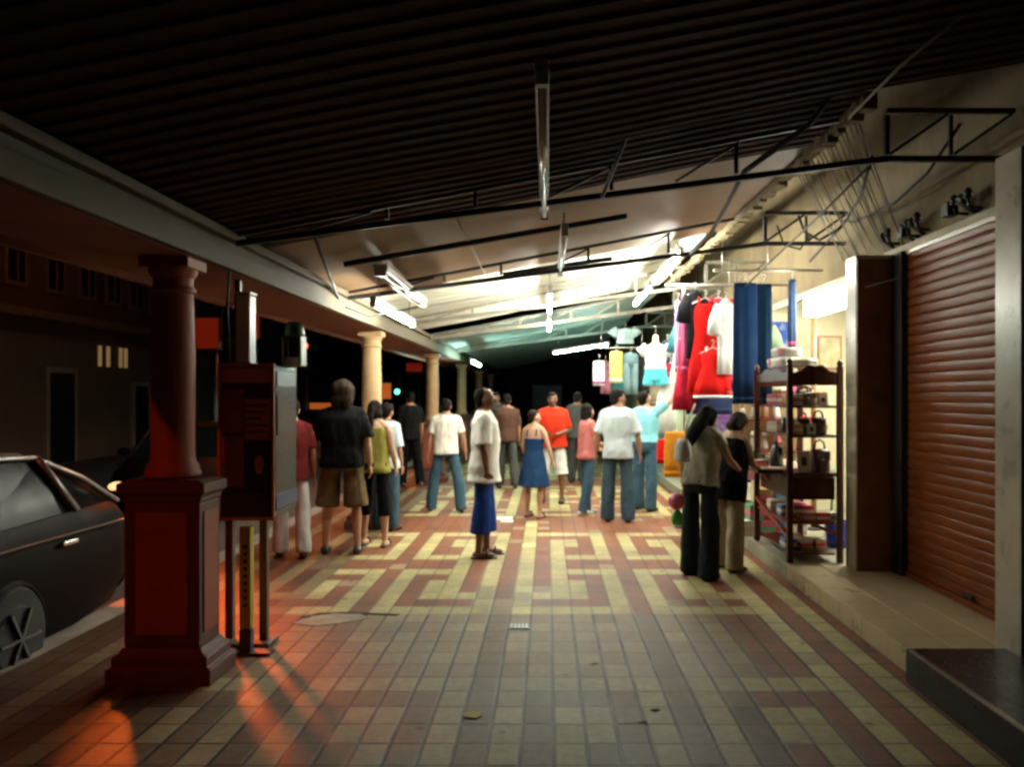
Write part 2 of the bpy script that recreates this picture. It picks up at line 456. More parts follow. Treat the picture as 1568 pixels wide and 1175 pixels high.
# ------------------------------------------------------------------ floor of small coloured tiles
TW, TD, TX0, TY0 = 0.15, 0.2214, 0.03, 3.745
KEYR = ["CCCCCC","CPPPPC","CPCCCC","CPCCPC","CPCCPC","CPPCPC","CCCCPC","PPPCPC","PPPCPC","CCCCPC","CPPCPC","CPPCPC","CPCCPC","CPCCPC","CPPPPC","CCCCCC"]
def tile_kind(c, r):
    """C cream, P brick red, M worn mixture"""
    if c >= 13 or c <= -20: return 'P'
    if c == 12 or c == -19: return 'C'
    if c in (11, -18): return 'P'
    k = (c - 5) % 7; blk = (c - 5)//7
    rr = (r - 10) % 22
    if rr > 15 and c in (10, -17) and r < 10: return 'C'
    if k == 6: return 'P'
    kk = k if blk % 2 == 0 else 5 - k
    if rr <= 15: return KEYR[rr][kk]
    return 'M' if r < 10 else ('C' if blk == -1 and kk == 5 and rr < 20 else 'P')
def build_floor():
    vs, fs, cols, uvs = [], [], [], []
    rng = random.Random(3)
    for r in range(-17, 170):
        for c in range(-21, 14):
            x0 = TX0 + c*TW; y0 = TY0 + r*TD
            x1 = min(x0 + TW, 2.07)
            if x0 >= 2.07: continue
            o = len(vs); dz = rng.uniform(0, .0015)
            vs += [(x0,y0,dz),(x1,y0,dz),(x1,y0+TD,dz),(x0,y0+TD,dz)]; fs.append((o,o+1,o+2,o+3))
            k = tile_kind(c, r)
            if k == 'C': b = (.49,.42,.19)
            elif k == 'P': b = (.235,.082,.036)
            else:
                t = rng.random()
                b = (.30,.215,.125) if -13 < c < 8 else (.26,.115,.06)
                if t > .72 and -13 < c < 8: b = (.36,.285,.16)
            if k == 'P' and rng.random() < .05: b = (.37,.25,.15)
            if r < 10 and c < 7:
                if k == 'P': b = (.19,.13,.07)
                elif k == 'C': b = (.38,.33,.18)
            if c < -13: b = (b[0]*.42, b[1]*.36, b[2]*.36)  # shade along the street edge painted into the tile colours
            v = rng.uniform(.93, 1.07)
            if rng.random() < .03: v *= .72
            if k == 'C' and -3 < c < 1 and rng.random() < .14: v *= 1.5
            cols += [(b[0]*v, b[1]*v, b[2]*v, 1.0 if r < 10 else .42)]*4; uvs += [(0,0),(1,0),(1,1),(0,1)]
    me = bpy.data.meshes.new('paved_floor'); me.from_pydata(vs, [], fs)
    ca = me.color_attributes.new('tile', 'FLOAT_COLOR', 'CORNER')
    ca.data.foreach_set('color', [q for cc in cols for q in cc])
    uv = me.uv_layers.new(name='uv'); uv.data.foreach_set('uv', [q for u in uvs for q in u])
    m = bpy.data.materials.new('floor_tiles'); m.use_nodes = True
    nt = m.node_tree; N = nt.nodes; L = nt.links; b = N['Principled BSDF']
    at = N.new('ShaderNodeAttribute'); at.attribute_name = 'tile'
    u = N.new('ShaderNodeUVMap'); sp = N.new('ShaderNodeSeparateXYZ'); L.new(u.outputs[0], sp.inputs[0])
    def edge(sock, wdt):
        a = N.new('ShaderNodeMath'); a.operation = 'SUBTRACT'; a.inputs[1].default_value = 0.5; L.new(sock, a.inputs[0])
        c = N.new('ShaderNodeMath'); c.operation = 'ABSOLUTE'; L.new(a.outputs[0], c.inputs[0])
        d = N.new('ShaderNodeMapRange'); d.inputs['From Min'].default_value = .5 - wdt*1.9; d.inputs['From Max'].default_value = .5 - wdt*.8
        L.new(c.outputs[0], d.inputs['Value']); return d.outputs[0]
    ex, ey = edge(sp.outputs['X'], .046), edge(sp.outputs['Y'], .02)
    mxx = N.new('ShaderNodeMath'); mxx.operation = 'MAXIMUM'; L.new(ex, mxx.inputs[0]); L.new(ey, mxx.inputs[1])
    tc = N.new('ShaderNodeTexCoord')
    n1 = N.new('ShaderNodeTexNoise'); n1.inputs['Scale'].default_value = 1.3; n1.inputs['Detail'].default_value = 8; n1.inputs['Roughness'].default_value = .7
    n2 = N.new('ShaderNodeTexNoise'); n2.inputs['Scale'].default_value = 22; n2.inputs['Detail'].default_value = 6
    L.new(tc.outputs['Object'], n1.inputs['Vector']); L.new(tc.outputs['Object'], n2.inputs['Vector'])
    r1 = N.new('ShaderNodeMapRange'); r1.inputs['From Min'].default_value = .35; r1.inputs['From Max'].default_value = .7; r1.inputs['To Min'].default_value = .58; r1.inputs['To Max'].default_value = 1.14
    L.new(n1.outputs['Fac'], r1.inputs['Value'])
    r2 = N.new('ShaderNodeMapRange'); r2.inputs['From Min'].default_value = .3; r2.inputs['From Max'].default_value = .7; r2.inputs['To Min'].default_value = .82; r2.inputs['To Max'].default_value = 1.12
    L.new(n2.outputs['Fac'], r2.inputs['Value'])
    mm = N.new('ShaderNodeMath'); mm.operation = 'MULTIPLY'; L.new(r1.outputs[0], mm.inputs[0]); L.new(r2.outputs[0], mm.inputs[1])
    # chewing-gum spots and stains with a shape of their own
    n3 = N.new('ShaderNodeTexVoronoi'); n3.inputs['Scale'].default_value = 3.2; L.new(tc.outputs['Object'], n3.inputs['Vector'])
    r3 = N.new('ShaderNodeMapRange'); r3.inputs['From Min'].default_value = .06; r3.inputs['From Max'].default_value = .085; r3.inputs['To Min'].default_value = .35
    L.new(n3.outputs['Distance'], r3.inputs['Value'])
    m3 = N.new('ShaderNodeMath'); m3.operation = 'MULTIPLY'; L.new(mm.outputs[0], m3.inputs[0]); L.new(r3.outputs[0], m3.inputs[1])
    sc_ = N.new('ShaderNodeVectorMath'); sc_.operation = 'SCALE'; L.new(at.outputs['Color'], sc_.inputs[0]); L.new(m3.outputs[0], sc_.inputs['Scale'])
    mix = N.new('ShaderNodeMix'); mix.data_type = 'RGBA'; mix.inputs['B'].default_value = (.014,.010,.007,1)
    n4 = N.new('ShaderNodeTexNoise'); n4.inputs['Scale'].default_value = 2.2; n4.inputs['Detail'].default_value = 5; L.new(tc.outputs['Object'], n4.inputs['Vector'])
    r4 = N.new('ShaderNodeMapRange'); r4.inputs['From Min'].default_value = .35; r4.inputs['From Max'].default_value = .6; r4.inputs['To Min'].default_value = .65; r4.inputs['To Max'].default_value = 1
    L.new(n4.outputs['Fac'], r4.inputs['Value'])
    gm = N.new('ShaderNodeMath'); gm.operation = 'MULTIPLY'; ga = N.new('ShaderNodeMath'); ga.operation = 'MULTIPLY'; L.new(mxx.outputs[0], ga.inputs[0]); L.new(at.outputs['Alpha'], ga.inputs[1])
    L.new(ga.outputs[0], gm.inputs[0]); L.new(r4.outputs[0], gm.inputs[1])
    L.new(gm.outputs[0], mix.inputs['Factor']); L.new(sc_.outputs[0], mix.inputs['A']); L.new(mix.outputs['Result'], b.inputs['Base Color'])
    rr = N.new('ShaderNodeMapRange'); rr.inputs['To Min'].default_value = .42; rr.inputs['To Max'].default_value = .75
    L.new(n1.outputs['Fac'], rr.inputs['Value']); L.new(rr.outputs[0], b.inputs['Roughness'])
    b.inputs['Specular IOR Level'].default_value = .28
    inv = N.new('ShaderNodeMath'); inv.operation = 'SUBTRACT'; inv.inputs[0].default_value = 1; L.new(mxx.outputs[0], inv.inputs[1])
    ad = N.new('ShaderNodeMath'); ad.operation = 'MULTIPLY_ADD'; ad.inputs[1].default_value = .25; L.new(n2.outputs['Fac'], ad.inputs[0]); L.new(inv.outputs[0], ad.inputs[2])
    bp = N.new('ShaderNodeBump'); bp.inputs['Strength'].default_value = .5; bp.inputs['Distance'].default_value = .004
    L.new(ad.outputs[0], bp.inputs['Height']); L.new(bp.outputs[0], b.inputs['Normal'])
    me.materials.append(m)
    o = bpy.data.objects.new('pavement', me); col.objects.link(o); struct(o)
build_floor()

ASPHALT = mat('asphalt', (.05,.047,.045), rough=.8, var=.3, scale=3, bump=.4, bscale=90)
CONC = mat('concrete_kerb', (.24,.21,.17), rough=.8, var=.25, scale=5, bump=.3, bscale=40, c2=(.1,.085,.07), c2scale=2)
struct(MB().box(-60, 60, -20, 140, -.6, -.2).build('ground', ASPHALT))
struct(MB().box(-3.36, -3.1215, -4, 40, -.3, -.004).build('kerb', CONC, bev=.012))
struct(MB().box(-3.12, 2.06, -4, 41, -.3, -.006).build('pavement_bed', CONC))

# shop step: glazed tiles, then bare concrete, then the black neighbour
STEPT = mat('step_tile', (.60,.49,.29), rough=.3, var=.08, scale=3, c2=(.4,.31,.17), c2scale=1.7, c2amt=.4, spec=.6)
STEPC = mat('step_concrete', (.27,.26,.18), rough=.6, var=.25, scale=3, bump=.2, c2=(.11,.1,.07), c2scale=2.5)
st = MB()
y = 4.565
while y < 7.05:
    y2 = min(y + .41, 7.06)
    for x0, x1 in ((2.075,2.355),(2.36,2.64),(2.645,2.925)):
        st.box(x0, x1, y + .003, y2 - .003, -.1, .135)
    y = y2
struct(st.build('shop_step', STEPT, bev=.004))
struct(MB().box(2.085, 5.4, 7.08, 41, -.1, .128).build('shop_floor', STEPC, bev=.006))
BLACKG = mat('black_granite', (.010,.010,.008), rough=.3, var=.25, scale=30, spec=.3)
struct(MB().box(2.0, 3.4, -3, 4.56, -.1, .188).build('black_step', BLACKG, bev=.008))
STEEL = mat('steel_edge', (.42,.40,.36), rough=.35, metal=1, var=.2)
struct(MB().box(1.994, 2.02, -3, 4.5, .1885, .196).build('step_edging', STEEL))

# ------------------------------------------------------------------ shop building on the right
CREAM = mat('cream_plaster', (.55,.48,.34), rough=.75, var=.14, scale=2.5, bump=.15, bscale=30, c2=(.22,.17,.11), c2scale=1.6, c2amt=.55)
FASC = mat('stained_plaster', (.19,.145,.07), rough=.85, var=.2, scale=3, bump=.3, bscale=25, c2=(.13,.085,.045), c2scale=1.1, c2amt=.7, stretch=(1,1,.55))
BROWNP = mat('brown_panel', (.26,.095,.04), rough=.4, var=.2, scale=4, bump=.1, c2=(.08,.03,.015), c2scale=3)
MARB = mat('marble_tile', (.52,.47,.36), rough=.3, var=.12, scale=4, c2=(.3,.26,.19), c2scale=2.5, c2amt=.5, spec=.5)
SHUT = mat('shutter_paint', (.18,.043,.006), rough=.42, var=.18, scale=5, bump=.06, bscale=30, c2=(.13,.04,.014), c2scale=2, stretch=(1,1,3), spec=.14)
DARKM = mat('dark_metal', (.02,.017,.014), rough=.5, metal=.3, var=.3, bump=.1)
GREYM = mat('grey_metal', (.3,.29,.26), rough=.45, metal=.6, var=.2)
DARKW = mat('dark_wall', (.07,.055,.042), rough=.8, var=.2, scale=3)
shop = thing('shop_building', 'long stained plaster shop front with red-brown roller shutter and open stalls', 'building', (2.92, 7, 0))
def sp(mb, name, m, parent=shop, **k):
    mb.xf(Matrix.Translation((-2.92, -7, 0)))
    return mb.build(name, m, parent, **k)
up = MB()
for i in range(0, 24):                                            # a wall in uneven sheets of plaster
    up.box(2.94, 3.16, -4 + i*2, -4 + i*2 + 2, 2.775, 6.5)
sp(MB().box(2.94, 3.16, -4, 41, 2.772, 6.5), 'wall', FASC)
sp(MB().box(2.905, 2.938, 4.69, 7.04, 2.77, 2.83), 'lintel', CREAM, bev=.004)
sp(MB().box(2.895, 2.94, 4.72, 6.9, 2.74, 2.768), 'conduit_trunking', GREYM)
# shutter
def shutter(y0, y1, z0, z1, X):
    m_ = MB(); n = int((z1 - z0)/.076); prof = []
    for i in range(n):
        b_ = z0 + (z1 - z0)*i/n; h = (z1 - z0)/n
        for t, d in ((0,.0),(.06,.009),(.3,.013),(.6,.0145),(.85,.012),(.95,.008)):
            prof.append((X - d, b_ + h*t))
    prof.append((X, z1))
    vs = [(a, y0, z) for a, z in prof] + [(a, y1, z) for a, z in prof]
    k = len(prof)
    return m_.add(vs, [(i, i+1, k+i+1, k+i) for i in range(k-1)])
sh = sp(shutter(4.66, 6.60, .18, 2.77, 2.925), 'roller_shutter', SHUT)
sp(MB().box(2.895, 2.93, 4.68, 6.6, .136, .185), 'shutter_bar', SHUT, sh, bev=.004)
sp(MB().box(2.885, 2.9, 5.55, 5.68, .20, .235), 'shutter_lock', DARKM, sh, bev=.003)
sp(MB().box(2.86, 2.94, 6.6, 6.79, .136, 2.77), 'guide_rail', DARKM, bev=.004)
sp(MB().box(2.555, 3.3, 4.40, 4.66, .0, 2.95), 'pilaster', MARB, bev=.006)
pl = sp(MB().box(2.575, 3.3, 6.812, 7.05, .0, 2.775), 'pilaster', MARB, bev=.006)
sp(MB().box(2.582, 2.94, 6.797, 6.81, .136, 2.74), 'brown_panel', BROWNP, pl)
sp(MB().box(3.0, 3.2, -4, 4.39, 0, 2.77), 'closed_front', DARKW)
sp(MB().box(3.0, 5.4, -3.9, 7.0, 2.775, 2.9), 'ceiling_slab', DARKW) if False else None
INT = mat('shop_interior', (.58,.53,.36), rough=.7, var=.1, scale=2, c2=(.42,.36,.22), c2scale=1.5, c2amt=.5)
sp(MB().box(5.2, 5.35, 7.05, 41, .0, 3.0), 'back_wall', INT)
sp(MB().box(3.17, 5.19, 7.06, 41, 2.86, 2.98), 'shop_ceiling', INT)
for yy in (7.062, 10.5, 14.0, 17.6, 21.2, 25, 30):
    sp(MB().box(3.3 if yy < 8 else 2.62, 5.19, yy, yy + .16, .13, 2.85), 'partition_wall', INT if yy < 12 else CREAM)
sp(MB().box(2.90, 2.938, 7.06, 41, 2.69, 2.77), 'lintel', CREAM, bev=.004)
# wall-mounted insulators and brackets with short arms
for i, (x, y) in enumerate(((1372,374),(1402,362),(1418,352),(1476,328),(1498,318))):
    g = P(x, y, 2.9*F/(x - VX)); k_ = thing('wall_bracket', ['small dark insulator bracket lowest on the stained wall above the brown panel',
        'dark twin-pin insulator second along the wall above the shutter','short insulator bracket in the middle of the row above the shutter',
        'black floodlight-like bracket fixed above the shutter','last dark insulator bracket near the marble pilaster'][i], 'bracket', (2.93, g.y, g.z), 0, 'brackets above the shutter')
    MB().tube([(0,0,0),(-.09,0,.01),(-.1,0,.07)], .012, 6).build('arm', DARKM, k_, True)
    MB().lathe([(.012,0),(.03,.01),(.02,.03),(.032,.045),(.014,.075)], (-.1,0,.06), 10).build('insulator', DARKM, k_, True)
    if i in (1, 3):
        MB().box(-.13,-.05,.03,.13,.0,.1).build('box', DARKM, k_, bev=.008)
    MB().lathe([(.012,0),(.03,.01),(.02,.03),(.032,.045),(.014,.075)], (-.1,.1 if i != 3 else -.12,.04), 10).build('insulator', DARKM, k_, True)
    MB().tube([(0,.1 if i != 3 else -.12,-.01),(-.1,.1 if i != 3 else -.12,.05)], .012, 6).build('arm', DARKM, k_, True)

# ------------------------------------------------------------------ columns, beam, roof, trusses
PLIN = mat('plinth_paint', (.25,.06,.024), rough=.62, var=.2, scale=5, bump=.2, bscale=30, c2=(.12,.03,.02), c2scale=2.6)
PLIND = mat('plinth_edge_paint', (.085,.026,.016), rough=.62, var=.22, scale=5, bump=.2, bscale=30, c2=(.07,.025,.018), c2scale=2.6)
COLP = mat('column_paint', (.42,.26,.12), rough=.6, var=.15, scale=4, bump=.15, c2=(.25,.14,.07), c2scale=2.2)
COLR = mat('column_paint_red', (.34,.075,.026), rough=.6, var=.15, scale=4, bump=.15, c2=(.2,.06,.035), c2scale=2.2)
SQ = Matrix.Diagonal((1,.66,1,1))
def column(y, label, shaft, first=False):
    t = thing('column', label, 'column', (-2.14, y, 0), 0, 'columns along the kerb')
    MB().sqlathe([(.29,.0),(.29,.09),(.265,.10),(.265,.15),(.235,.17),(.218,.2)]).xf(SQ).build('base', PLIND, t, bev=.006)
    MB().sqlathe([(.21,.2),(.21,1.0)]).xf(SQ).build('plinth', PLIND, t, bev=.006)
    for a in range(4):
        MB().box(-.145,.145,-.219,-.2105,.27,.95).xf(SQ @ Matrix.Rotation(a*math.pi/2, 4, 'Z')).build('panel', PLIN, t, bev=.003)
    MB().sqlathe([(.21,1.0),(.22,1.015),(.22,1.035),(.245,1.06),(.245,1.11),(.2,1.13)]).xf(SQ).build('cap', PLIND, t, bev=.004)
    MB().lathe([(.13,1.13),(.15,1.145),(.15,1.165),(.14,1.18),(.14,1.2),(.122,1.225),(.118,1.26),(.118,1.8),(.108,2.18),(.122,2.19),(.122,2.21),(.108,2.22),(.108,2.27)], n=32).build('shaft', shaft, t, True, auto=50)
    MB().lathe([(.112,2.27),(.128,2.295),(.132,2.32)], n=28).build('capital', shaft, t, True, auto=50)
    MB().sqlathe([(.14,2.32),(.14,2.378)]).xf(Matrix.Diagonal((1,.9,1,1))).build('abacus', shaft, t, bev=.004)
    return t
column(4.67, 'nearest dark red column on a panelled plinth, beside the sign cabinet', COLR)
column(9.95, 'brightly lit cream column behind the woman in the green top', COLP)
column(15.2, 'orange-lit column beside the walking man in white T-shirt', COLP)
column(20.4, 'third orange column beyond the man in white and dark blue', COLP)
column(25.6, 'small dim column near the dark far end of the arcade', COLP)
column(30.8, 'last and smallest column at the dark far end', COLP)
column(-.55, 'column beside the viewer, out past the near plinth', COLR)
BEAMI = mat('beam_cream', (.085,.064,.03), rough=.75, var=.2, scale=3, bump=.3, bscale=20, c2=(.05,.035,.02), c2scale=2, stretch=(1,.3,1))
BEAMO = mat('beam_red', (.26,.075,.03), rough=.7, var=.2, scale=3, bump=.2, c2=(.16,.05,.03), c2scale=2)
bm_ = thing('eave_beam', 'long cream and dark red beam on the columns along the street side', 'beam', (-2.2, 8, 2.38))
def bp_(mb, n, m, **k): mb.xf(Matrix.Translation((2.2, -8, -2.38))); return mb.build(n, m, bm_, **k)
bp_(MB().box(-2.36, -2.0, -4, 40, 2.38, 2.62), 'beam', BEAMO)
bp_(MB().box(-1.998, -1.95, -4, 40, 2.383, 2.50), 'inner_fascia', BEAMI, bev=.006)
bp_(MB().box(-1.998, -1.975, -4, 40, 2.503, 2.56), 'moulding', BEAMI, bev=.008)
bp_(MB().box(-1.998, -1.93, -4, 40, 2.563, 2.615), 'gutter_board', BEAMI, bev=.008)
bp_(MB().box(-2.72, -2.362, -4, 40, 2.40, 2.44), 'outer_soffit', BEAMO)
bp_(MB().box(-2.76, -2.722, -4, 40, 2.36, 2.72), 'outer_fascia', BEAMO)

SL = .19
def zr(x): return 2.64 + SL*(x + 1.95)
RUST = mat('rusty_sheet', (.034,.014,.006), rough=.85, spec=.1, var=.3, scale=2.5, bump=.1, c2=(.016,.007,.004), c2scale=1.4, stretch=(.25,1,1))
BEIGE = mat('beige_sheet', (.16,.09,.038), rough=.6, var=.12, scale=1.5, c2=(.09,.048,.022), c2scale=1.2, c2amt=.5)
WHITES = mat('white_sheet', (.76,.75,.62), rough=.6, var=.1, scale=2, c2=(.45,.40,.28), c2scale=1.5, c2amt=.4)
TEALS = mat('grey_green_sheet', (.36,.46,.42), rough=.6, var=.2, scale=2, c2=(.16,.18,.16), c2scale=1.5)
roof = thing('arcade_roof', 'sloping sheet roof over the arcade, ribbed brown near and white beyond', 'roof', (0, 8, 2.9))
def sheet(y0, y1, pitch, amp, x0=-2.75, x1=1.86, dz=0.0, ragged=0):
    m_ = MB(); prof = []
    y = y0
    while y < y1 - 1e-6:
        for t, h in ((0,0),(.38,0),(.46,1),(.86,1),(.96,0)):
            if y + t*pitch < y1: prof.append((y + t*pitch, h*amp))
        y += pitch
    prof.append((y1, 0))
    rng = random.Random(int(y0*10)); vs = []
    nx = 14; offs = []
    for i, (yy, h) in enumerate(prof):
        if i % 5 == 0: rg = rng.uniform(-ragged, ragged)
        offs.append(rg)
    for top_ in (0, .012):
        for (yy, h), rg in zip(prof, offs):
            for j in range(nx + 1):
                x = x0 + (x1 + rg - x0)*j/nx
                vs.append((x, yy - 8, zr(x) + h + dz + top_ - 2.9 + .008*math.sin(x*2.1 + yy)))
    k = len(prof); w_ = nx + 1; n_ = k*w_; fs = []
    for i in range(k - 1):
        for j in range(nx):
            a = i*w_ + j
            fs.append((a, a+1, a+w_+1, a+w_)); fs.append((n_+a+w_, n_+a+w_+1, n_+a+1, n_+a))
        fs.append((i*w_+nx, n_+i*w_+nx, n_+(i+1)*w_+nx, (i+1)*w_+nx)); fs.append((i*w_, (i+1)*w_, n_+(i+1)*w_, n_+i*w_))
    return m_.add(vs, fs)
sheet(4.725, 5.75, .135, .013, ragged=.03).build('ribbed_sheet', RUST, roof)
sheet(-4, 4.725, .135, .013, x1=2.92).build('ribbed_sheet', RUST, roof)
for a_, b_ in ((5.7,6.9),(6.88,8.0),(7.98,8.86)):
    sheet(a_, b_, 3.0, .0, dz=.02 + .004*(a_ % 1), x1=1.88).build('flat_sheet', BEIGE, roof)
sheet(8.82, 11.0, .36, .02, dz=.10, ragged=.03).build('white_sheet', WHITES, roof)
sheet(10.97, 13.6, .36, .02, dz=.085, ragged=.03).build('white_sheet', WHITES, roof)
sheet(13.55, 32, .36, .02, dz=-.03).build('far_sheet', TEALS, roof)
# crumbled cream edging along the roof's broken end
ed = MB(); rng = random.Random(5); y = 4.85
while y < 13:
    l_ = rng.uniform(.05,.11); ed.box(1.88, 1.93 + rng.uniform(0,.05), y, y + l_, zr(1.88) - .02 - rng.uniform(0,.05), zr(1.88) + rng.uniform(.01,.05)); y += l_ + .004
ed.xf(Matrix.Translation((0,-8,-2.9))).build('broken_edging', FASC, roof, bev=.008)

IRON = mat('black_iron', (.018,.014,.011), rough=.55, metal=.2, var=.3, bump=.15)
IRONL = mat('painted_iron', (.20,.18,.14), rough=.55, var=.3, bump=.15)
def truss(Y, label, m, w=.045, brace=True, depth=.3):
    t = thing('roof_truss', label, 'truss', (0, Y, 2.9), 0, 'roof trusses across the arcade')
    def b_(n, a, c, ww=w, mm=m): MB().bar((a[0],0,a[1]-2.9), (c[0],0,c[1]-2.9), ww).build(n, mm, t)
    L0, K, E = (-1.94, zr(-1.95) - .09), (2.12, 3.08), (2.9, 3.08)
    b_('bottom_chord', L0, K, w*1.15); b_('bottom_chord', (2.122,3.08), E, w*1.1)
    xs = [-1.94, -.9, -.1, .7, 1.5, 2.12]
    def zl(x): return L0[1] + (K[1]-L0[1])*(x - L0[0])/(K[0]-L0[0])
    b_('top_chord', (-1.93, zr(-1.95) - .035), (1.82, zr(1.82) - .035), w*.8)
    b_('end_top_chord', (2.12, 3.08 + depth), (2.92, 3.08 + depth), w)
    b_('post', (2.12, 3.105), (2.12, 3.08 + depth - .03)); b_('post', (2.52, 3.105), (2.52, 3.08 + depth - .03), w*.7)
    b_('brace', (2.14, 3.11), (2.5, 3.36), w*.6); b_('brace', (2.54, 3.11), (2.9, 3.36), w*.6)
    for x in (-1.0, -.45, .4, 1.18):
        if zr(x) - .06 - zl(x) > .08: b_('post', (x, zl(x) + .03), (x, zr(x) - .055), w*.75)
    if brace:
        for x in (-1.5, .0, .8): b_('brace', (x, zl(x) + .03), (x + .4, zr(x + .4) - .055), w*.5)
    return t
truss(5.1, 'black iron truss nearest the viewer, crossing under the brown ribbed roof', IRON, .031)
truss(7.95, 'second black iron truss, dark against the bright ceiling', IRON, .034)
truss(10.9, 'pale lit truss among the white roof sheets', IRONL, .04)
truss(13.6, 'far pale truss where the white ceiling turns green', IRONL, .05)
truss(17.5, 'faint far truss under the green-lit roof', IRONL, .05)
# purlin bars that hang lower than the trusses
def barthing(name, label, cat, a, b, w, m, grp=None):
    a = Vector(a); b = Vector(b); c = a.lerp(b, .5)
    o = MB().bar(a - c, b - c, w).build(name, m, None, bev=.003); o.location = c
    return tag(o, label, cat, grp)
barthing('hanging_bar', 'long dark bar slung below the ceiling, longer of the two', 'bar', P(527,405,6.5), P(960,331,6.5), .042, IRON, 'dark bars below the ceiling')
barthing('hanging_bar', 'short dark bar below the ceiling near the white lamp', 'bar', P(770,420,8.3), P(937,396,8.3), .042, IRON, 'dark bars below the ceiling')

# ------------------------------------------------------------------ fluorescent lamps
TUBE = emit('lit_tube', (1.0,1.0,.86), 460)
TUBEL = emit('lit_tube_left', (1.0,1.0,.86), 330)
TUBES = emit('lit_tube_shop', (1.0,1.0,.84), 460)
TUBET = emit('lit_tube_green', (.55,1.0,.90), 380)
OFFT = mat('unlit_tube', (.6,.6,.56), rough=.2, var=.03)
HOUS = mat('lamp_housing', (.6,.58,.53), rough=.4, var=.12, c2=(.35,.28,.2), c2scale=6)
def lamp(label, a, b, lit, group='fluorescent lamps under the roof', n=1, rods=True, rodm=None, glow=False):
    a = Vector(a); b = Vector(b); c = a.lerp(b, .5)
    t = thing('fluorescent_lamp', label, 'lamp', c, 0, group)
    a = a - c; b = b - c; d = (b - a).normalized()
    MB().bar(a, b, .055 if n == 1 else .12, .045).build('housing', HOUS, t, bev=.006)
    side = d.cross(Vector((0,0,1))).normalized()
    for k in range(n):
        off = side*((k - (n-1)/2)*.07) + Vector((0,0,-.05))
        if n == 1:
            MB().tube([a + d*.04 + off, b - d*.04 + off], .017, 10).build('tube', lit or OFFT, t, True)
        else:
            MB().tube([a + d*.04 + off, b - d*.04 + off], .015, 10).build('tube', lit or OFFT, t, True)
    for e in (a, b):
        q = e + d*(.02 if e is a else -.02)
        MB().box(q.x-.05 if n > 1 else q.x-.025, q.x+.05 if n > 1 else q.x+.025, q.y-.02, q.y+.02, q.z-.075, q.z-.023).build('end_cap', HOUS, t)
    if glow:
        MB().box(-.075,.075,-.72,.72,-.2,-.024).build('diffuser', emit('diffuser_lit', (1.0,1.0,.86), 44), t, bev=.01)
    if rods:
        for e in (a.lerp(b,.12), a.lerp(b,.88)):
            top_ = zr(e.x + c.x) - c.z - .01
            if top_ > .05: MB().tube([e + Vector((0,0,.02)), (e.x, e.y, top_)], .006, 6).build('rod', rodm or IRONL, t, True)
    return t
lamp('unlit long lamp overhead in the dark, nearest the viewer', (-.02,3.05,2.84), (-.02,5.45,2.84), None)
lamp('unlit lamp second along the middle row', (.13,6.1,2.87), (.13,8.2,2.87), None)
lamp('lit middle lamp glaring beside the bright sheets', (.03,8.95,2.79), (.03,11.1,2.79), TUBE)
lamp('lit lamp farther along the middle row', (.03,11.9,2.77), (.03,14.0,2.77), TUBE)
lamp('unlit twin-tube lamp sloping away below the left ceiling', (-1.35,6.6,2.64), (-1.4,9.1,2.66), None, n=2)
lamp('lit left lamp glaring close to the cream beam', (-1.56,7.3,2.47), (-1.56,9.5,2.47), TUBEL)
lamp('lit right lamp above the hanging clothes, nearer one', (1.42,8.6,3.16), (1.42,10.8,3.16), TUBE)
lamp('lit right lamp above the hanging clothes, farther one', (1.42,11.1,3.12), (1.42,13.2,3.12), TUBE)
lamp('greenish lit lamp crossing the far roof', (.1,16.4,2.5), (1.25,16.4,2.68), TUBET, rods=True)
lamp('greenish lit lamp at the far left by the beam', (-1.5,16.0,2.32), (-1.5,18.2,2.32), TUBET)
lamp('bright white lamp under the lintel of the lit shop', (2.80,7.2,2.64), (2.80,8.7,2.64), TUBES, rods=False, n=2, glow=True)
lamp('lit lamp on the ceiling inside the shop', (3.9,7.6,2.8), (3.9,9.6,2.8), TUBE, rods=False, n=2)
lamp('lit lamp inside the clothes shop', (3.6,11.2,2.8), (3.6,13.4,2.8), TUBE, rods=False, n=2)

# ------------------------------------------------------------------ cables
CABLE = mat('black_cable', (.012,.011,.01), rough=.6, var=.2)
CABLEL = mat('dusty_cable', (.16,.13,.09), rough=.7, var=.2)
def cable(label, pts, r=.009, m=None, grp='cables along the roof edge'):
    pts = [Vector(p) for p in pts]; c = pts[len(pts)//2]
    o = MB().tube([p - c for p in pts], r, 6).build('cable', m or CABLE, None, True); o.location = c
    return tag(o, label, 'cable', grp)
cable('thick black cable drooping from the roof past both trusses', [P(1345,45,4.2), P(1240,190,5.0), P(1140,262,5.3), P(1115,310,6.0), P(1090,355,7.0), P(1058,388,7.8)], .02)
cable('black cable from the roof to the near truss beyond the middle lamp', [P(1000,20,3.9), P(978,140,4.4), P(955,220,4.8), P(922,302,5.05)], .012)
cable('cable sagging in a curve from the near truss to the second truss', [P(1470,190,5.1), P(1420,265,5.7), P(1370,310,6.4), P(1310,340,7.3), P(1290,338,7.9)], .012)
cable('cable slanting from the near truss down to the clothes rail', [P(1335,240,5.2), P(1318,300,6.4), P(1290,345,7.6), P(1240,400,8.3)], .013)
cable('cable slanting above the blue trousers', [P(1330,255,5.2), P(1250,335,6.8), P(1180,400,8.0), P(1140,440,8.5)], .009)
cable('loop of cable under the second truss', [P(1222,330,7.6), P(1232,355,7.6), P(1255,368,7.6), P(1285,350,7.6), P(1300,330,7.6)], .013)
cable('second smaller loop of cable under the second truss', [P(1190,345,7.7), P(1200,375,7.7), P(1225,382,7.7), P(1240,360,7.7)], .01)
cable('thin cable sagging below the left end of the second truss', [P(528,470,7.7), P(565,485,7.8), P(600,478,7.9), P(640,470,8.0)], .008)
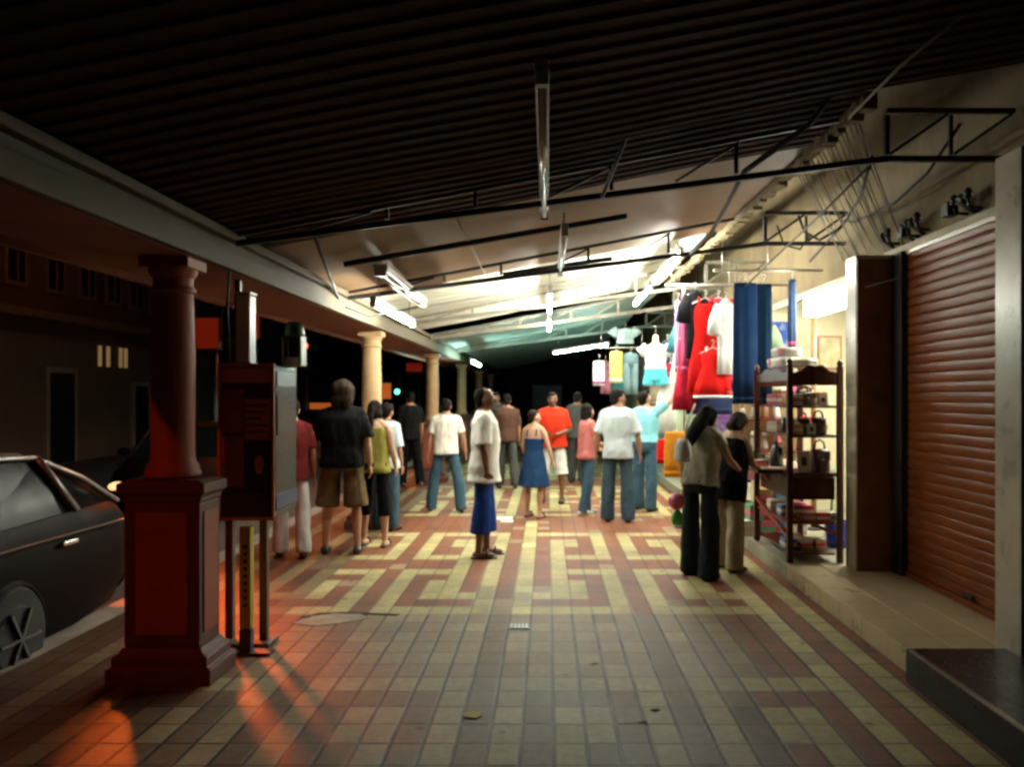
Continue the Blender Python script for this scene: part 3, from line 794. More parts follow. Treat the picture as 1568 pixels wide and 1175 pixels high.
cable('thin dark cable hanging beside the beam at the near truss', [P(348,362,5.1), P(352,400,5.1), P(348,470,5.15), P(352,560,5.2)], .009)
cable('dark rod from the near truss down to the second truss by the beam', [P(478,350,5.2), P(500,410,6.4), P(520,462,7.9)], .014)
cable('pale wire from the near truss down to the bright sheets', [P(693,320,5.2), P(715,365,6.4), P(742,420,8.2)], .008, CABLEL)
cable('pale wire in the dark above the left beam', [P(240,20,3.2), P(350,130,3.9), P(440,220,4.8)], .008, CABLEL)
cable('second pale wire in the dark over the left side', [P(310,150,4.0), P(420,250,4.7), P(480,300,5.5)], .008, CABLEL)
cable('pale wire under the dark roof at the right', [P(1470,25,3.7), P(1380,100,4.2), P(1300,180,5.0)], .008, CABLEL)
cable('cable stapled low across the shutter head', [P(1325,440,6.7), P(1395,420,6.62), P(1540,372,5.2)], .006, CABLEL)
for i in range(18):
    yy = 5.15 + i*.075
    a = Vector((1.97, yy + .02, zr(1.9) - .02 + .01*(i % 3)))
    b = Vector((2.925, yy + 1.55 + .05*(i % 3), 2.84 + .05*((i*7) % 4)))
    cable('thin wire in the fan of wires between roof edge and stained wall', sag(a, b, .015 + .01*((i*5) % 4)), .0045, CABLEL if i % 3 else CABLE, 'fan of thin wires')
# ------------------------------------------------------------------ sign cabinet on its posts
CABF = mat('cabinet_frame', (.10,.07,.05), rough=.45, metal=.3, var=.2)
CABR = mat('cabinet_face', (.34,.085,.045), rough=.5, var=.2, scale=8, c2=(.09,.03,.02), c2scale=5)
CABO = mat('cabinet_header', (.55,.16,.05), rough=.5, var=.15, scale=8)
CABD = mat('cabinet_dark', (.02,.015,.012), rough=.3, var=.2)
CABG = mat('cabinet_side', (.035,.035,.026), rough=.35, var=.15, scale=3)
BLUE = mat('blue_band', (.02,.045,.12), rough=.4, var=.15)
WHITEP = mat('white_paint', (.72,.72,.66), rough=.4, var=.08)
YEL = mat('yellow_paint', (.42,.34,.03), rough=.5, var=.15)
cx, cyy = -1.915, 5.44
t = thing('sign_cabinet', 'tall red-brown display cabinet on dark posts beside the near column', 'cabinet', (cx, cyy, 0))
def cb(mb, n, m, p=t, **k): mb.xf(Matrix.Translation((-cx, -cyy, 0))); return mb.build(n, m, p, **k)
cb(MB().box(-2.085,-1.745,5.2,5.68,.82,1.79), 'case', CABG, bev=.006)
fr = cb(MB().box(-2.095,-1.735,5.185,5.199,.805,.825).box(-2.095,-1.735,5.185,5.199,1.785,1.805).box(-2.095,-2.078,5.185,5.199,.826,1.784).box(-1.752,-1.735,5.185,5.199,.826,1.784), 'front_frame', CABO)
cb(MB().box(-2.07,-1.76,5.186,5.198,1.68,1.775), 'header_panel', CABO)
hd = cb(MB().box(-2.07,-1.93,5.188,5.198,1.36,1.64), 'poster_panel', CABR)
p2 = cb(MB().box(-1.92,-1.762,5.187,5.198,1.32,1.58), 'notice_panel', CABO)
for i in range(5):
    cb(MB().box(-1.91,-1.775 - .02*(i % 3),5.183,5.1865,1.53 - i*.042,1.545 - i*.042), 'printed_line', CABD, p2)
cb(MB().box(-2.07,-1.93,5.188,5.198,1.02,1.34), 'poster_panel', CABR)
ph = cb(MB().box(-1.92,-1.762,5.187,5.198,1.02,1.29), 'picture_panel', CABD)
cb(MB().ell((-1.83,5.186,1.16), .03,.006,.06, 10, 7), 'picture_figure', CABO, ph, smooth=True)
cb(MB().box(-2.07,-1.762,5.188,5.198,.835,.99), 'lower_panel', CABD)
sd = cb(MB().box(-1.744,-1.738,5.23,5.65,.86,1.76), 'side_panel', mat('side_poster', (.05,.048,.032), rough=.25, var=.12, scale=2))
cb(MB().box(-1.7375,-1.734,5.25,5.63,1.66,1.755), 'white_patch', mat('pale_patch', (.3,.34,.33), rough=.4, var=.1), sd)
cb(MB().box(-1.7375,-1.732,5.25,5.63,1.34,1.6), 'dark_patch', CABD, sd)
cb(MB().box(-1.7375,-1.73,5.22,5.66,.87,.96), 'blue_band', BLUE, sd)
cb(MB().box(-2.07,-2.02,5.24,5.29,.0,.82), 'post', CABF, bev=.005)
cb(MB().box(-1.85,-1.80,5.24,5.29,.0,.82), 'post', CABF, bev=.005)
cb(MB().box(-2.12,-1.76,5.15,5.36,.001,.03), 'base_plate', CABF, bev=.01)
cb(MB().box(-2.08,-2.04,5.42,5.46,1.79,2.37), 'upper_post', CABF, bev=.004)
lb = thing('light_box', 'narrow upright white box standing on the sign cabinet', 'light box', (-1.985, 5.38, 1.805))
MB().box(-.045,.045,-.06,.06,.0,.455).build('box', WHITEP, lb, bev=.008)
MB().box(-.05,.05,-.065,.065,.456,.475).build('cap', GREYM, lb, bev=.004)
MB().box(-.055,.055,-.07,.07,-.002,.012).build('foot', GREYM, lb)
yb = thing('yellow_board', 'narrow yellow upright board with blue foot below the cabinet', 'board', (-1.86, 5.05, 0))
MB().box(-.035,.035,-.03,.03,.16,.79).build('panel', YEL, yb, bev=.004)
MB().box(-.036,.036,-.032,.032,.02,.155).build('foot', BLUE, yb, bev=.004)
for i in range(9): MB().box(-.008,.014,-.0345,-.0305,.3+i*.045,.318+i*.045).build('printed_mark', CABD, yb)
MB().box(-.05,.16,-.05,.05,.0,.019).build('base', CABF, yb)
gb = thing('street_phone_hood', 'small green and silver rounded hood on top of the cabinet side', 'phone hood', (-1.72, 5.55, 1.80))
MB().lathe([(.0,.30),(.04,.30),(.06,.27),(.068,.22),(.068,.2)], n=16).build('hood', mat('green_paint', (.03,.16,.03), rough=.35, var=.2), gb, True)
MB().box(-.065,-.05,-.06,.06,.0,.2).box(.05,.065,-.06,.06,.0,.2).build('side_frame', GREYM, gb, bev=.004)
MB().box(-.049,.049,.03,.045,.02,.2).build('back', CABD, gb)
MB().box(-.049,.049,-.05,.029,.0,.06).build('shelf', WHITEP, gb, bev=.004)

# ------------------------------------------------------------------ cars
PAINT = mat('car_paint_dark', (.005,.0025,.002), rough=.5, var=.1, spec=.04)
PAINTS = mat('car_roof_silver', (.22,.22,.21), rough=.35, var=.08, metal=.3, coat=.5)
GLASS = mat('car_glass', (.004,.005,.005), rough=.2, var=.02, spec=.02)
TYRE = mat('tyre_rubber', (.015,.014,.013), rough=.8, var=.2)
RIM = mat('wheel_rim', (.14,.135,.13), rough=.45, metal=.8, var=.1)
CHROME = mat('chrome_trim', (.6,.6,.58), rough=.2, metal=1, var=.05)
TAILM = emit('tail_lamp_lit', (1,.10,.04), 6, (.4,.02,.01))
TAILO = mat('tail_lamp', (.25,.015,.01), rough=.2, var=.05)
HEADM = emit('head_lamp_lit', (1,.6,.25), 2)
def car(label, loc, rz, paint, roofm, tails=TAILO, heads=WHITEP, rear_axle=1.28):
    t = thing('parked_car', label, 'car', loc, rz, 'cars in the street')
    # nose towards -Y, tail towards +Y; length 4.15
    def ring(y, hw, z0, z1, tw):
        pts = [(-hw*.93,z0),(hw*.93,z0),(hw,z0+.12),(hw*1.01,(z0+z1)/2),(hw*.985,z1-.08),(tw,z1),(-tw,z1),(-hw*.985,z1-.08),(-hw*1.01,(z0+z1)/2),(-hw,z0+.12)]
        return [(x, y, z) for x, z in pts]
    MB().loft([ring(-2.08,.60,.32,.56,.5), ring(-1.98,.75,.24,.68,.62), ring(-1.5,.83,.2,.80,.74), ring(-.85,.845,.19,.90,.79), ring(.3,.85,.19,.93,.80),
               ring(1.3,.845,.2,.95,.79), ring(1.8,.82,.24,.95,.76), ring(2.0,.77,.3,.90,.70), ring(2.07,.66,.38,.80,.6)]).build('body', paint, t, True, auto=55)
    def gr(y, z0, z1, b, tp): return [(-b,y,z0),(b,y,z0),(tp,y,z1),(-tp,y,z1)]
    MB().loft([gr(-.92,.88,.89,.77,.76), gr(-.25,.90,1.31,.785,.60), gr(.3,.91,1.335,.79,.605), gr(1.15,.93,1.30,.785,.60), gr(1.62,.93,1.12,.77,.62), gr(1.9,.92,.94,.74,.72)]).build('window_glass', GLASS, t, bev=.02)
    MB().loft([[(-.55,-.3,1.30),(.55,-.3,1.30),(.5,-.3,1.325),(-.5,-.3,1.325)], [(-.61,.2,1.32),(.61,.2,1.32),(.52,.2,1.375),(-.52,.2,1.375)],
               [(-.61,1.1,1.29),(.61,1.1,1.29),(.52,1.1,1.345),(-.52,1.1,1.345)], [(-.6,1.45,1.185),(.6,1.45,1.185),(.52,1.45,1.215),(-.52,1.45,1.215)]]).build('roof', roofm, t, True, auto=60)
    for q in (-1, 1):
        for pts, w in (([(q*.79,-.9,.9),(q*.615,-.27,1.32)], .045), ([(q*.80,.38,.93),(q*.622,.36,1.33)], .055), ([(q*.80,.46,.93),(q*.622,.42,1.33)], .03), ([(q*.79,1.3,.95),(q*.63,1.12,1.31)], .05),
                       ([(q*.615,-.27,1.325),(q*.622,.36,1.345),(q*.618,1.1,1.315),(q*.66,1.6,1.14),(q*.75,1.92,.94)], .032)):
            MB().tube(pts, w*.55, 6).build('pillar', roofm, t, True)
        MB().tube([(q*.858,-1.2,.80),(q*.868,.2,.83),(q*.855,1.85,.82)], .008, 6).build('side_trim', DARKM, t, True)
        for y in (.05, 1.0):
            MB().bar((q*.868,y,.775), (q*.868,y+.17,.775), .022, .03).build('door_handle', CHROME, t, bev=.006)
        MB().ell((q*.93,-.62,.97), .09,.05,.06, 10, 7).build('wing_mirror', paint, t, True)
        for y in (-1.32, rear_axle):
            wm = MB().tube([(q*.66,y,.31),(q*.68,y,.31),(q*.85,y,.31),(q*.875,y,.31)], [.285,.305,.305,.285], 28).build('tyre', TYRE, t, True, auto=40)
            MB().tube([(q*.872,y,.31),(q*.884,y,.31)], [.2,.185], 24).build('rim', TYRE, wm)
            for k in range(6):
                a = k*math.pi/3
                MB().bar((q*.888,y,.31), (q*.886,y+.185*math.cos(a),.31+.185*math.sin(a)), .016, .05, up=(1,0,0)).build('spoke', RIM, wm)
            MB().tube([(q*.884,y,.31),(q*.893,y,.31)], [.045,.035], 12).build('hub', RIM, wm)
            MB().add([(q*.853, y + .345*math.cos(math.pi*k/12), .30 + .345*math.sin(math.pi*k/12)) for k in range(13)] + [(q*.862, y + .32*math.cos(math.pi*k/12), .30 + .32*math.sin(math.pi*k/12)) for k in range(13)],
                     [(k, k+1, 14+k, 13+k) for k in range(12)]).build('wheel_arch', paint, t)
        MB().ell((q*.63,2.0,.76), .13,.06,.085, 12, 7).build('tail_light', tails, t, True)
        MB().ell((q*.6,-1.99,.58), .15,.07,.07, 12, 7).build('headlight', heads, t, True)
    MB().box(-.26,.26,2.075,2.1,.52,.64).build('number_plate', WHITEP, t, bev=.004)
    MB().tube([(-.72,1.9,.36),(-.7,2.06,.38),(0,2.13,.38),(.7,2.06,.38),(.72,1.9,.36)], .07, 8).build('bumper', paint, t, True)
    MB().tube([(-.7,-1.9,.34),(-.6,-2.06,.36),(0,-2.14,.36),(.6,-2.06,.36),(.7,-1.9,.34)], .07, 8).build('bumper', paint, t, True)
    return t
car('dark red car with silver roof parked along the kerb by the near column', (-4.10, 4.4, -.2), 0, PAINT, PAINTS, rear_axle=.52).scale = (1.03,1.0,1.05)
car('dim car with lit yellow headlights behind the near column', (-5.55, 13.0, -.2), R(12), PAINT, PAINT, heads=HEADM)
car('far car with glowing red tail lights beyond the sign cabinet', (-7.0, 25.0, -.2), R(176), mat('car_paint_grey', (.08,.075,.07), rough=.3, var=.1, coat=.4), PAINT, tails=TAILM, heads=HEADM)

# ------------------------------------------------------------------ buildings across the street
FAC = mat('old_facade', (.12,.055,.03), rough=.85, var=.2, scale=1.0, bump=.2, bscale=8, c2=(.09,.045,.03), c2scale=.6)
FAC2 = mat('facade_grey', (.10,.075,.055), rough=.85, var=.2, scale=1.0, c2=(.05,.035,.03), c2scale=.6)
WIN = mat('dark_window', (.008,.007,.007), rough=.35, var=.1)
WLIT = emit('lit_slit', (1,.5,.14), .22)
TRIMF = mat('facade_trim', (.22,.13,.08), rough=.8, var=.15)
def facade(label, x, y0, y1, h, m, wins, door, loc):
    t = thing('town_building', label, 'building', loc, 0, 'buildings across the street')
    def bd(mb, n, mm, p=t, **k): mb.xf(Matrix.Translation((-loc[0], -loc[1], -loc[2]))); return mb.build(n, mm, p, **k)
    bd(MB().box(x - 6, x, y0, y1, -.2, h), 'wall', m)
    bd(MB().box(x + .003, x + .35, y0 + .02, y1 - .02, 3.55, 3.75), 'ledge', TRIMF)
    bd(MB().box(x + .003, x + .25, y0 + .02, y1 - .02, h - .5, h - .2), 'cornice', TRIMF)
    for (a, b, z0, z1) in wins:
        f = bd(MB().box(x + .004, x + .06, a - .12, b + .12, z0 - .12, z1 + .12), 'window', TRIMF)
        bd(MB().box(x + .062, x + .07, a, b, z0, z1), 'pane', WIN, f)
        bd(MB().bar((x + .08, (a+b)/2, z0), (x + .08, (a+b)/2, z1), .05).bar((x + .08, a, (z0+z1)/2), (x + .08, b, (z0+z1)/2), .04), 'sash', TRIMF, f)
    for (a, b, z1) in door:
        f = bd(MB().box(x + .004, x + .09, a - .15, b + .15, -.2, z1 + .15), 'doorway', TRIMF)
        bd(MB().box(x + .092, x + .1, a, b, -.19, z1), 'door', WIN, f)
    return t, bd
wins = [(a, a + .62, 4.4, 6.6) for a in (19.6, 21.2, 22.7, 24.1, 25.4, 26.7)]
t, bd = facade('old red-brown town building with tall dark windows and four lit slits', -13, 18.6, 27.8, 9.5, FAC, wins, [(21.2,22.3,2.2), (25.6,26.4,1.9)], (-13, 23, -.2))
for a in (23.6, 24.05, 24.75, 25.05):
    bd(MB().box(-12.99, -12.96, a, a + .16, 2.45, 3.05), 'lit_slit', WLIT)
facade('dim grey town building nearer along the street', -13.4, 6, 18.4, 8.5, FAC2, [(a, a + .9, 4.2, 6.4) for a in (8, 10.5, 13, 15.5)], [(9,10.2,2.3), (14,16.4,2.6)], (-13.4, 12, -.2))
facade('dark far town building beyond the parked cars', -12.2, 28.2, 60, 8, FAC2, [(a, a + 1, 4.2, 6.2) for a in (30, 33, 36, 39, 42, 46)], [(32,33.2,2.3)], (-12.2, 40, -.2))
e = thing('town_building', 'black building closing the far end of the street', 'building', (-4, 72, -.2), 0, 'buildings across the street')
MB().box(-14, 10, 0, 8, 0, 9).build('wall', FAC2, e)
for i in range(8): MB().box(-12.6 + i*2.7, -11.4 + i*2.7, -.04, -.004, 4.5, 6.5).build('window', WIN, e)
# end wall of the arcade
e = thing('end_wall', 'black unlit wall across the far end of the arcade', 'wall', (0, 39, 0))
MB().box(-1.9, 2.05, 0, .2, 0, 3.6).build('wall', mat('end_wall_dark', (.02,.018,.016), rough=.9, var=.2), e)
MB().box(-.7, .7, -.05, -.003, 0, 2.1).build('door', WIN, e)

# signs and traffic lights in the street
SIGR = emit('red_sign_face', (1,.06,.012), .13, (.4,.03,.01))
SIGO = emit('orange_sign_face', (1,.2,.03), .5, (.5,.12,.03))
def box_sign(label, x0, x1, y0, y1, Y, m, pole=True):
    a = P(x0, y1, Y); b = P(x1, y0, Y); c = (a + b)*.5; w = (b.x - a.x)/2; h = (b.z - a.z)/2
    t = thing('shop_sign', label, 'sign', (c.x, c.y, -.2), 0, 'signs over the street')
    z = c.z + .2
    MB().box(-w, w, -.08, .08, z - h, z + h).build('case', DARKM, t, bev=.01)
    MB().box(-w*.94, w*.94, -.0835, -.0803, z - h*.93, z + h*.93).build('face', m, t)
    if pole: MB().tube([(w*.5 if abs(w) > .2 else 0,.02,0), (w*.5 if abs(w) > .2 else 0,.02,z - h)], .05, 8).build('pole', DARKM, t, True)
    return t
box_sign('square glowing red sign box between the near column and the cabinet', 301, 338, 486, 536, 15.0, SIGR)
box_sign('narrow orange strip sign just right of the near column', 289, 296, 470, 622, 13.5, SIGO)
box_sign('small red sign box over the sign cabinet', 382, 400, 478, 520, 17.0, SIGR)
box_sign('orange sign box past the cream column', 586, 600, 586, 612, 24.0, SIGO)
box_sign('wide red fascia sign beyond the cream column', 622, 648, 556, 570, 26.0, SIGR)
LAMPR = emit('signal_red', (1,.08,.04), 14, (.4,.02,.02)); LAMPG = emit('signal_green', (.1,1,.6), 9, (.05,.4,.2))
LAMPD = mat('signal_off', (.02,.02,.02), rough=.3, var=.1)
def signal(label, x, y, Y, lit):
    c = P(x, y, Y)
    t = thing('traffic_light', label, 'traffic light', (c.x, Y, -.2), 0, 'traffic lights down the street')
    z = c.z + .2; z0 = z - (.5 if lit == 'r' else 0) - .22
    MB().box(-.16,.16,-.1,.1,z0,z0 + .94).build('case', DARKM, t, bev=.02)
    for k in range(3):
        on = {'g': 0, 'r': 2}[lit] == k
        MB().ell((0,-.11,z0 + .22 + .25*k), .09,.03,.09, 12, 7).build('lamp', (LAMPR if lit == 'r' else LAMPG) if on else LAMPD, t, True)
        MB().tube([(0,-.1,z0 + .33 + .25*k),(0,-.24,z0 + .32 + .25*k)], .1, 10, (1,.15)).build('visor', DARKM, t, True)
    MB().tube([(0,.06,0),(0,.06,z0)], .05, 8).build('pole', DARKM, t, True)
box_sign('long thin orange shop sign low behind the big-haired man', 462, 512, 617, 627, 42.0, SIGO)
box_sign('small pale sign far down the street left of the big-haired man', 468, 492, 584, 592, 46.0, emit('pale_sign_face', (.8,.9,1), .5))
signal('traffic light showing red above the black-shirted man', 468, 530, 24.0, 'r')
signal('small traffic light showing red past the cream column', 606, 575, 34.0, 'r')
signal('traffic light showing green past the cream column', 609, 600, 30.0, 'g')
# sodium street lamps
SOD = emit('sodium_lens', (1,.36,.06), 25)
def street_lamp(label, x, y, z, arm, tgt, power, cone, blend=.4, size=.12, c=(1,.20,.022)):
    t = thing('street_lamp', label, 'street lamp', (x, y, -.2), 0, 'sodium street lamps')
    MB().tube([(0,0,0),(0,0,1),(0,0,z - .6),(arm*.3,0,z - .1),(arm,0,z + .1)], [.09,.07,.055,.045,.04], 10).build('pole', DARKM, t, True)
    MB().box(arm - .05, arm + .5, -.11, .11, z + .06, z + .2).build('head', GREYM, t, bev=.03)
    MB().box(arm + .03, arm + .43, -.08, .08, z + .045, z + .0585).build('lens', SOD, t)
    ld = bpy.data.lights.new('sodium_light', 'SPOT'); ld.energy = power; ld.color = c; ld.spot_size = R(cone); ld.spot_blend = blend; ld.shadow_soft_size = size
    lo = bpy.data.objects.new('sodium_light', ld); col.objects.link(lo)
    p = Vector((x + arm + .23, y, z - .2)); lo.location = p
    lo.rotation_euler = (Vector(tgt) - p).to_track_quat('-Z', 'Y').to_euler()
    return t
street_lamp('sodium street lamp behind the near column, beyond the parked car', -6.7, 14.8, 4.4, -1.4, (-2.45,5.6,0), 16000, 8.6, .45, .45, (1,.13,.012))
street_lamp('sodium street lamp behind the viewer by the kerb', -6.6, -4.0, 7.0, .6, (-2.6,6.0,1.2), 1000, 52, .6, .12, (1,.11,.012))
street_lamp('sodium street lamp far across the road', -8.9, 19, 7.4, -.6, (-13,23,1.5), 110, 110, .6, c=(1,.22,.04))
street_lamp('sodium street lamp farther along the kerb', -4.6, 21.5, 7.0, .5, (-2.8,13,0), 3000, 50, .5)
# ------------------------------------------------------------------ garments on hangers
HANG = mat('hanger_plastic', (.55,.52,.45), rough=.4, var=.1)
RAILM = mat('rail_steel', (.5,.48,.42), rough=.35, metal=.8, var=.15)
def hanger(t, z, w=.2):
    h = MB().tube([(-w,0,z-.075),(0,0,z),(w,0,z-.075)], .008, 6)
    h.tube([(0,0,z),(0,0,z+.04),(.022,0,z+.065),(.0,0,z+.088),(-.018,0,z+.07)], .005, 6)
    h.build('hanger', HANG, t, True)
def drape(rows, n=36, k=6, amp=.12, seed=0.0):
    """closed cloth body from rows (z, half width, half depth, fold strength)"""
    rings = []
    for z, hw, hd, fs in rows:
        rg = []
        for j in range(n):
            a = 2*math.pi*j/n
            f = 1 + amp*fs*math.cos(k*a + seed + z*1.3)
            rg.append(Vector((math.cos(a)*hw*(1 + .25*amp*fs*math.sin(k*a + seed)), math.sin(a)*hd*f*(1 + .5*fs*amp*math.cos((k+3)*a)), z)))
        rings.append(rg)
    return MB().loft(rings)
def garment(kind, label, top, w, h, m, rz=0.0, m2=None, cat=None, group='clothes hung at the stall', seed=1.0, d=.05, depth_scale=1.0):
    """top: point where the hook sits; garment hangs below it"""
    top = Vector(top)
    t = thing({'trousers':'hanging_trousers','dress':'hanging_dress','shirt':'hanging_shirt','skirt':'hanging_skirt','cloth':'hanging_cloth','shorts':'hanging_shorts'}[kind],
              label, cat or kind, (top.x, top.y, top.z - h), R(rz), group)
    W = w/2; hh = h - .09
    if kind in ('shirt', 'dress'):
        hanger(t, h - .09, W*.72)
        if kind == 'shirt':
            rows = [(0,W*.74,d*1.2,1),(hh*.3,W*.7,d*1.15,.8),(hh*.6,W*.7,d*1.2,.6),(hh*.8,W*.74,d*1.1,.3),(hh*.93,W*.6,d*.8,.1),(hh,W*.22,d*.6,0)]
            drape(rows, k=5, seed=seed).build('body', m, t, True)
            for q in (-1, 1):
                MB().tube([(q*W*.55,0,hh*.9),(q*W*.85,.01,hh*.72),(q*W,.0,hh*.52)], [d*1.1,d*1.3,d*1.5], 14, (1.4,.8)).build('sleeve', m2 or m, t, True)
        else:
            rows = [(0,W,d*2.2,1),(hh*.25,W*.9,d*2,1),(hh*.5,W*.66,d*1.6,.6),(hh*.62,W*.55,d*1.4,.3),(hh*.8,W*.62,d*1.3,.2),(hh*.9,W*.55,d,.1),(hh*.93,W*.4,d*.8,0)]
            drape(rows, k=7, seed=seed).build('body', m, t, True)
            for q in (-1, 1):
                MB().tube([(q*W*.36,-.02,hh*.9),(q*W*.34,0,hh*1.0),(q*W*.36,.02,hh*.9)], .014, 8).build('strap', m2 or m, t, True)
        if m2 and kind == 'dress':
            drape([(-.012,W*1.01,d*2.25,1),(.02,W*1.015,d*2.26,1)], k=7, seed=seed).build('trim', m2, t, True)
    elif kind in ('trousers', 'shorts'):
        hanger(t, h - .07, W*.8)
        cr = hh*(.72 if kind == 'trousers' else .45)
        drape([(cr - .03,W*.97,d*1.2,.2),(cr + .1,W*.98,d*1.3,.15),(hh - .05,W*.9,d*1.1,.1),(hh,W*.88,d,.0)], k=5, seed=seed).build('seat', m, t, True)
        for q in (-1, 1):
            lg = drape([(0,W*.47,d*1.05,.7),(cr*.4,W*.47,d*1.1,.6),(cr*.8,W*.48,d*1.15,.4),(cr + .02,W*.48,d*1.1,.1)], k=4, seed=seed + q)
            lg.xf(Matrix.Translation((q*W*.49,0,0))); lg.build('leg', m, t, True)
        if m2: MB().box(-W*.9,W*.9,-d*1.25,d*1.25,hh - .03,hh + .008).build('waistband', m2, t, bev=.012)
    elif kind == 'skirt':
        hanger(t, h - .07, W*.6)
        drape([(0,W,d*2.2,1.2),(hh*.35,W*.92,d*2,1.1),(hh*.7,W*.75,d*1.7,.8),(hh*.93,W*.6,d*1.2,.3),(hh,W*.58,d,.0)], k=9, seed=seed).build('skirt', m, t, True)
        drape([(hh + .001,W*.585,d*1.02,.0),(hh + .03,W*.58,d*1.02,.0)], k=9).build('waistband', m2 or m, t, True)
    else:
        hanger(t, h - .07, W*.8)
        drape([(0,W*.98,d*.9,1),(hh*.3,W,d*.9,1),(hh*.7,W*.97,d*.8,.8),(hh*.95,W*.92,d*.6,.3),(hh,W*.9,d*.5,.0)], k=6, seed=seed).build('cloth', m, t, True)
        drape([(.03,W*.995,d*.93,1),(.07,W*.998,d*.935,1)], k=6, seed=seed).build('border', m2 or m, t, True)
    return t
NAVY = cloth('navy', (.006,.024,.075), c2=(.01,.036,.10)); RED = cloth('red', (.55,.01,.008)); CRIM = cloth('crimson', (.34,.01,.03), c2=(.5,.03,.06))
WHT = cloth('white', (.70,.70,.66)); BLK = cloth('black', (.012,.012,.014)); PINK = cloth('pink', (.55,.09,.22)); AQUA = cloth('aqua', (.10,.52,.60))
YELL = cloth('yellow', (.62,.58,.14)); GREYT = cloth('grey_teal', (.13,.21,.23)); ORNG = cloth('orange', (.62,.24,.02)); LILAC = cloth('lilac', (.35,.28,.45))
CREAMC = cloth('cream', (.6,.52,.36)); DENIM = cloth('denim', (.04,.08,.13), c2=(.11,.18,.24), c2scale=5)

# rails of the clothes stall
def rail(label, a, b, r=.014, drops=()):
    a = Vector(a); b = Vector(b); c = a.lerp(b, .5)
    t = thing('clothes_rail', label, 'rail', c, 0, 'rails of the clothes stalls')
    MB().tube([a - c, b - c], r, 8).build('rail', RAILM, t, True)
    for q in drops:
        e = a.lerp(b, q); MB().tube([e - c, (e.x - c.x, e.y - c.y, e.z - c.z + .32)], .006, 6).build('drop_rod', RAILM, t, True)
    return t
rail('steel clothes rail over the red dresses', (1.38,9.6,2.90), (2.9,9.6,2.90), drops=(.05,.5))
rail('steel clothes rail with the blue trousers, nearer the viewer', (1.75,8.6,2.92), (2.9,8.6,2.92), drops=(.08,.5))
rail('farther clothes rail with the yellow garment', (.75,14.0,2.42), (2.5,14.0,2.42), drops=(.1,.5,.9))
MB_ = MB
tr = thing('rail_frame', 'upright steel pole frame of the clothes stall under the rails', 'frame', (1.66, 9.9, 0), 0)
MB().tube([(0,0,.0),(0,0,2.89)], .018, 8).build('pole', RAILM, tr, True)
MB().lathe([(.12,0),(.12,.02),(.03,.04),(.03,.06)]).build('foot', DARKM, tr, True)

garment('cloth', 'wide flat dark blue cloth panel on the near rail', P(1141,420,8.55), .27, 1.36, NAVY, 5, seed=.3, d=.045)
garment('cloth', 'narrower dark blue cloth panel right beside the wide one', P(1170,422,8.6), .17, 1.36, cloth('navy_dark', (.005,.02,.05)), -8, seed=1.7, d=.045)
garment('cloth', 'narrow blue and dark scarf hanging alone left of the lit lamp', P(1213,415,8.4), .09, .80, cloth('scarf', (.06,.10,.2), c2=(.02,.02,.03), c2scale=3), 10, PINK)
garment('dress', 'bright red dress hanging in the middle of the clothes rail', P(1080,444,9.5), .46, 1.2, RED, 15, seed=2.0)
garment('dress', 'short red dress with white hem below the bright red one', P(1092,520,9.35), .44, .66, RED, -5, WHT, seed=4.0)
garment('shirt', 'black top on the rail left of the red dress', P(1064,432,9.55), .34, .9, BLK, 30, seed=2.2)
garment('cloth', 'pink scarf at the left end of the near stall', P(1048,442,9.7), .09, 1.0, PINK, 20, seed=.5)
garment('cloth', 'lilac scarf hanging beside the pink scarf', P(1038,450,9.9), .08, .95, LILAC, -15, seed=1.5)
garment('dress', 'crimson flowered dress low at the left end of the stall', P(1052,500,9.75), .36, 1.0, CRIM, 0, seed=3.0)
garment('shirt', 'long white shirt between the red dress and blue trousers', P(1112,446,9.3), .34, .95, WHT, 30, seed=1.0)
garment('cloth', 'rose red wrap cloth behind the white shirt', P(1100,446,9.75), .42, 1.1, cloth('rose', (.6,.05,.08)), 0, seed=2.6)
garment('skirt', 'long white pleated skirt beside the reaching man', P(1026,572,12.0), .5, .88, WHT, 10, seed=1.0)
garment('cloth', 'orange cloth hanging low by the long-haired woman', P(1034,650,9.6), .26, .62, ORNG, 0, seed=.8)
garment('cloth', 'small red cloth hanging beside the orange one', P(1018,662,9.9), .19, .38, RED, 0, seed=2.8)
garment('cloth', 'dark navy cloth below the red dresses', P(1090,596,9.7), .6, .3, cloth('navy2', (.02,.03,.08)), 0)
garment('cloth', 'yellow garment on the far rail', P(944,530,13.7), .24, .62, YELL, 15, WHT, seed=.2)
garment('trousers', 'grey-green jeans on the far rail beside the yellow garment', P(966,533,13.7), .25, .78, GREYT, 0, seed=.9)
garment('shirt', 'black shirt on the far rail, next to the grey-green jeans', P(985,535,13.8), .28, .8, BLK, 0, seed=1.9)
garment('cloth', 'white cloth with magenta centre at the left end of the far rail', P(917,545,13.7), .20, .5, WHT, 0, cloth('magenta', (.4,.03,.2)), seed=2.9)
garment('shirt', 'pale aqua shirt high on the far rail', P(957,495,14.2), .42, .36, cloth('pale_aqua', (.4,.55,.55)), 0, seed=2.4)
garment('shirt', 'dark navy shirt behind the mannequin', P(1022,512,12.6), .34, .9, cloth('navy3', (.02,.03,.08)), 0, seed=.4)
garment('cloth', 'red printed cloth behind the mannequin', P(1027,548,12.4), .2, .5, CRIM, 0, seed=.9)

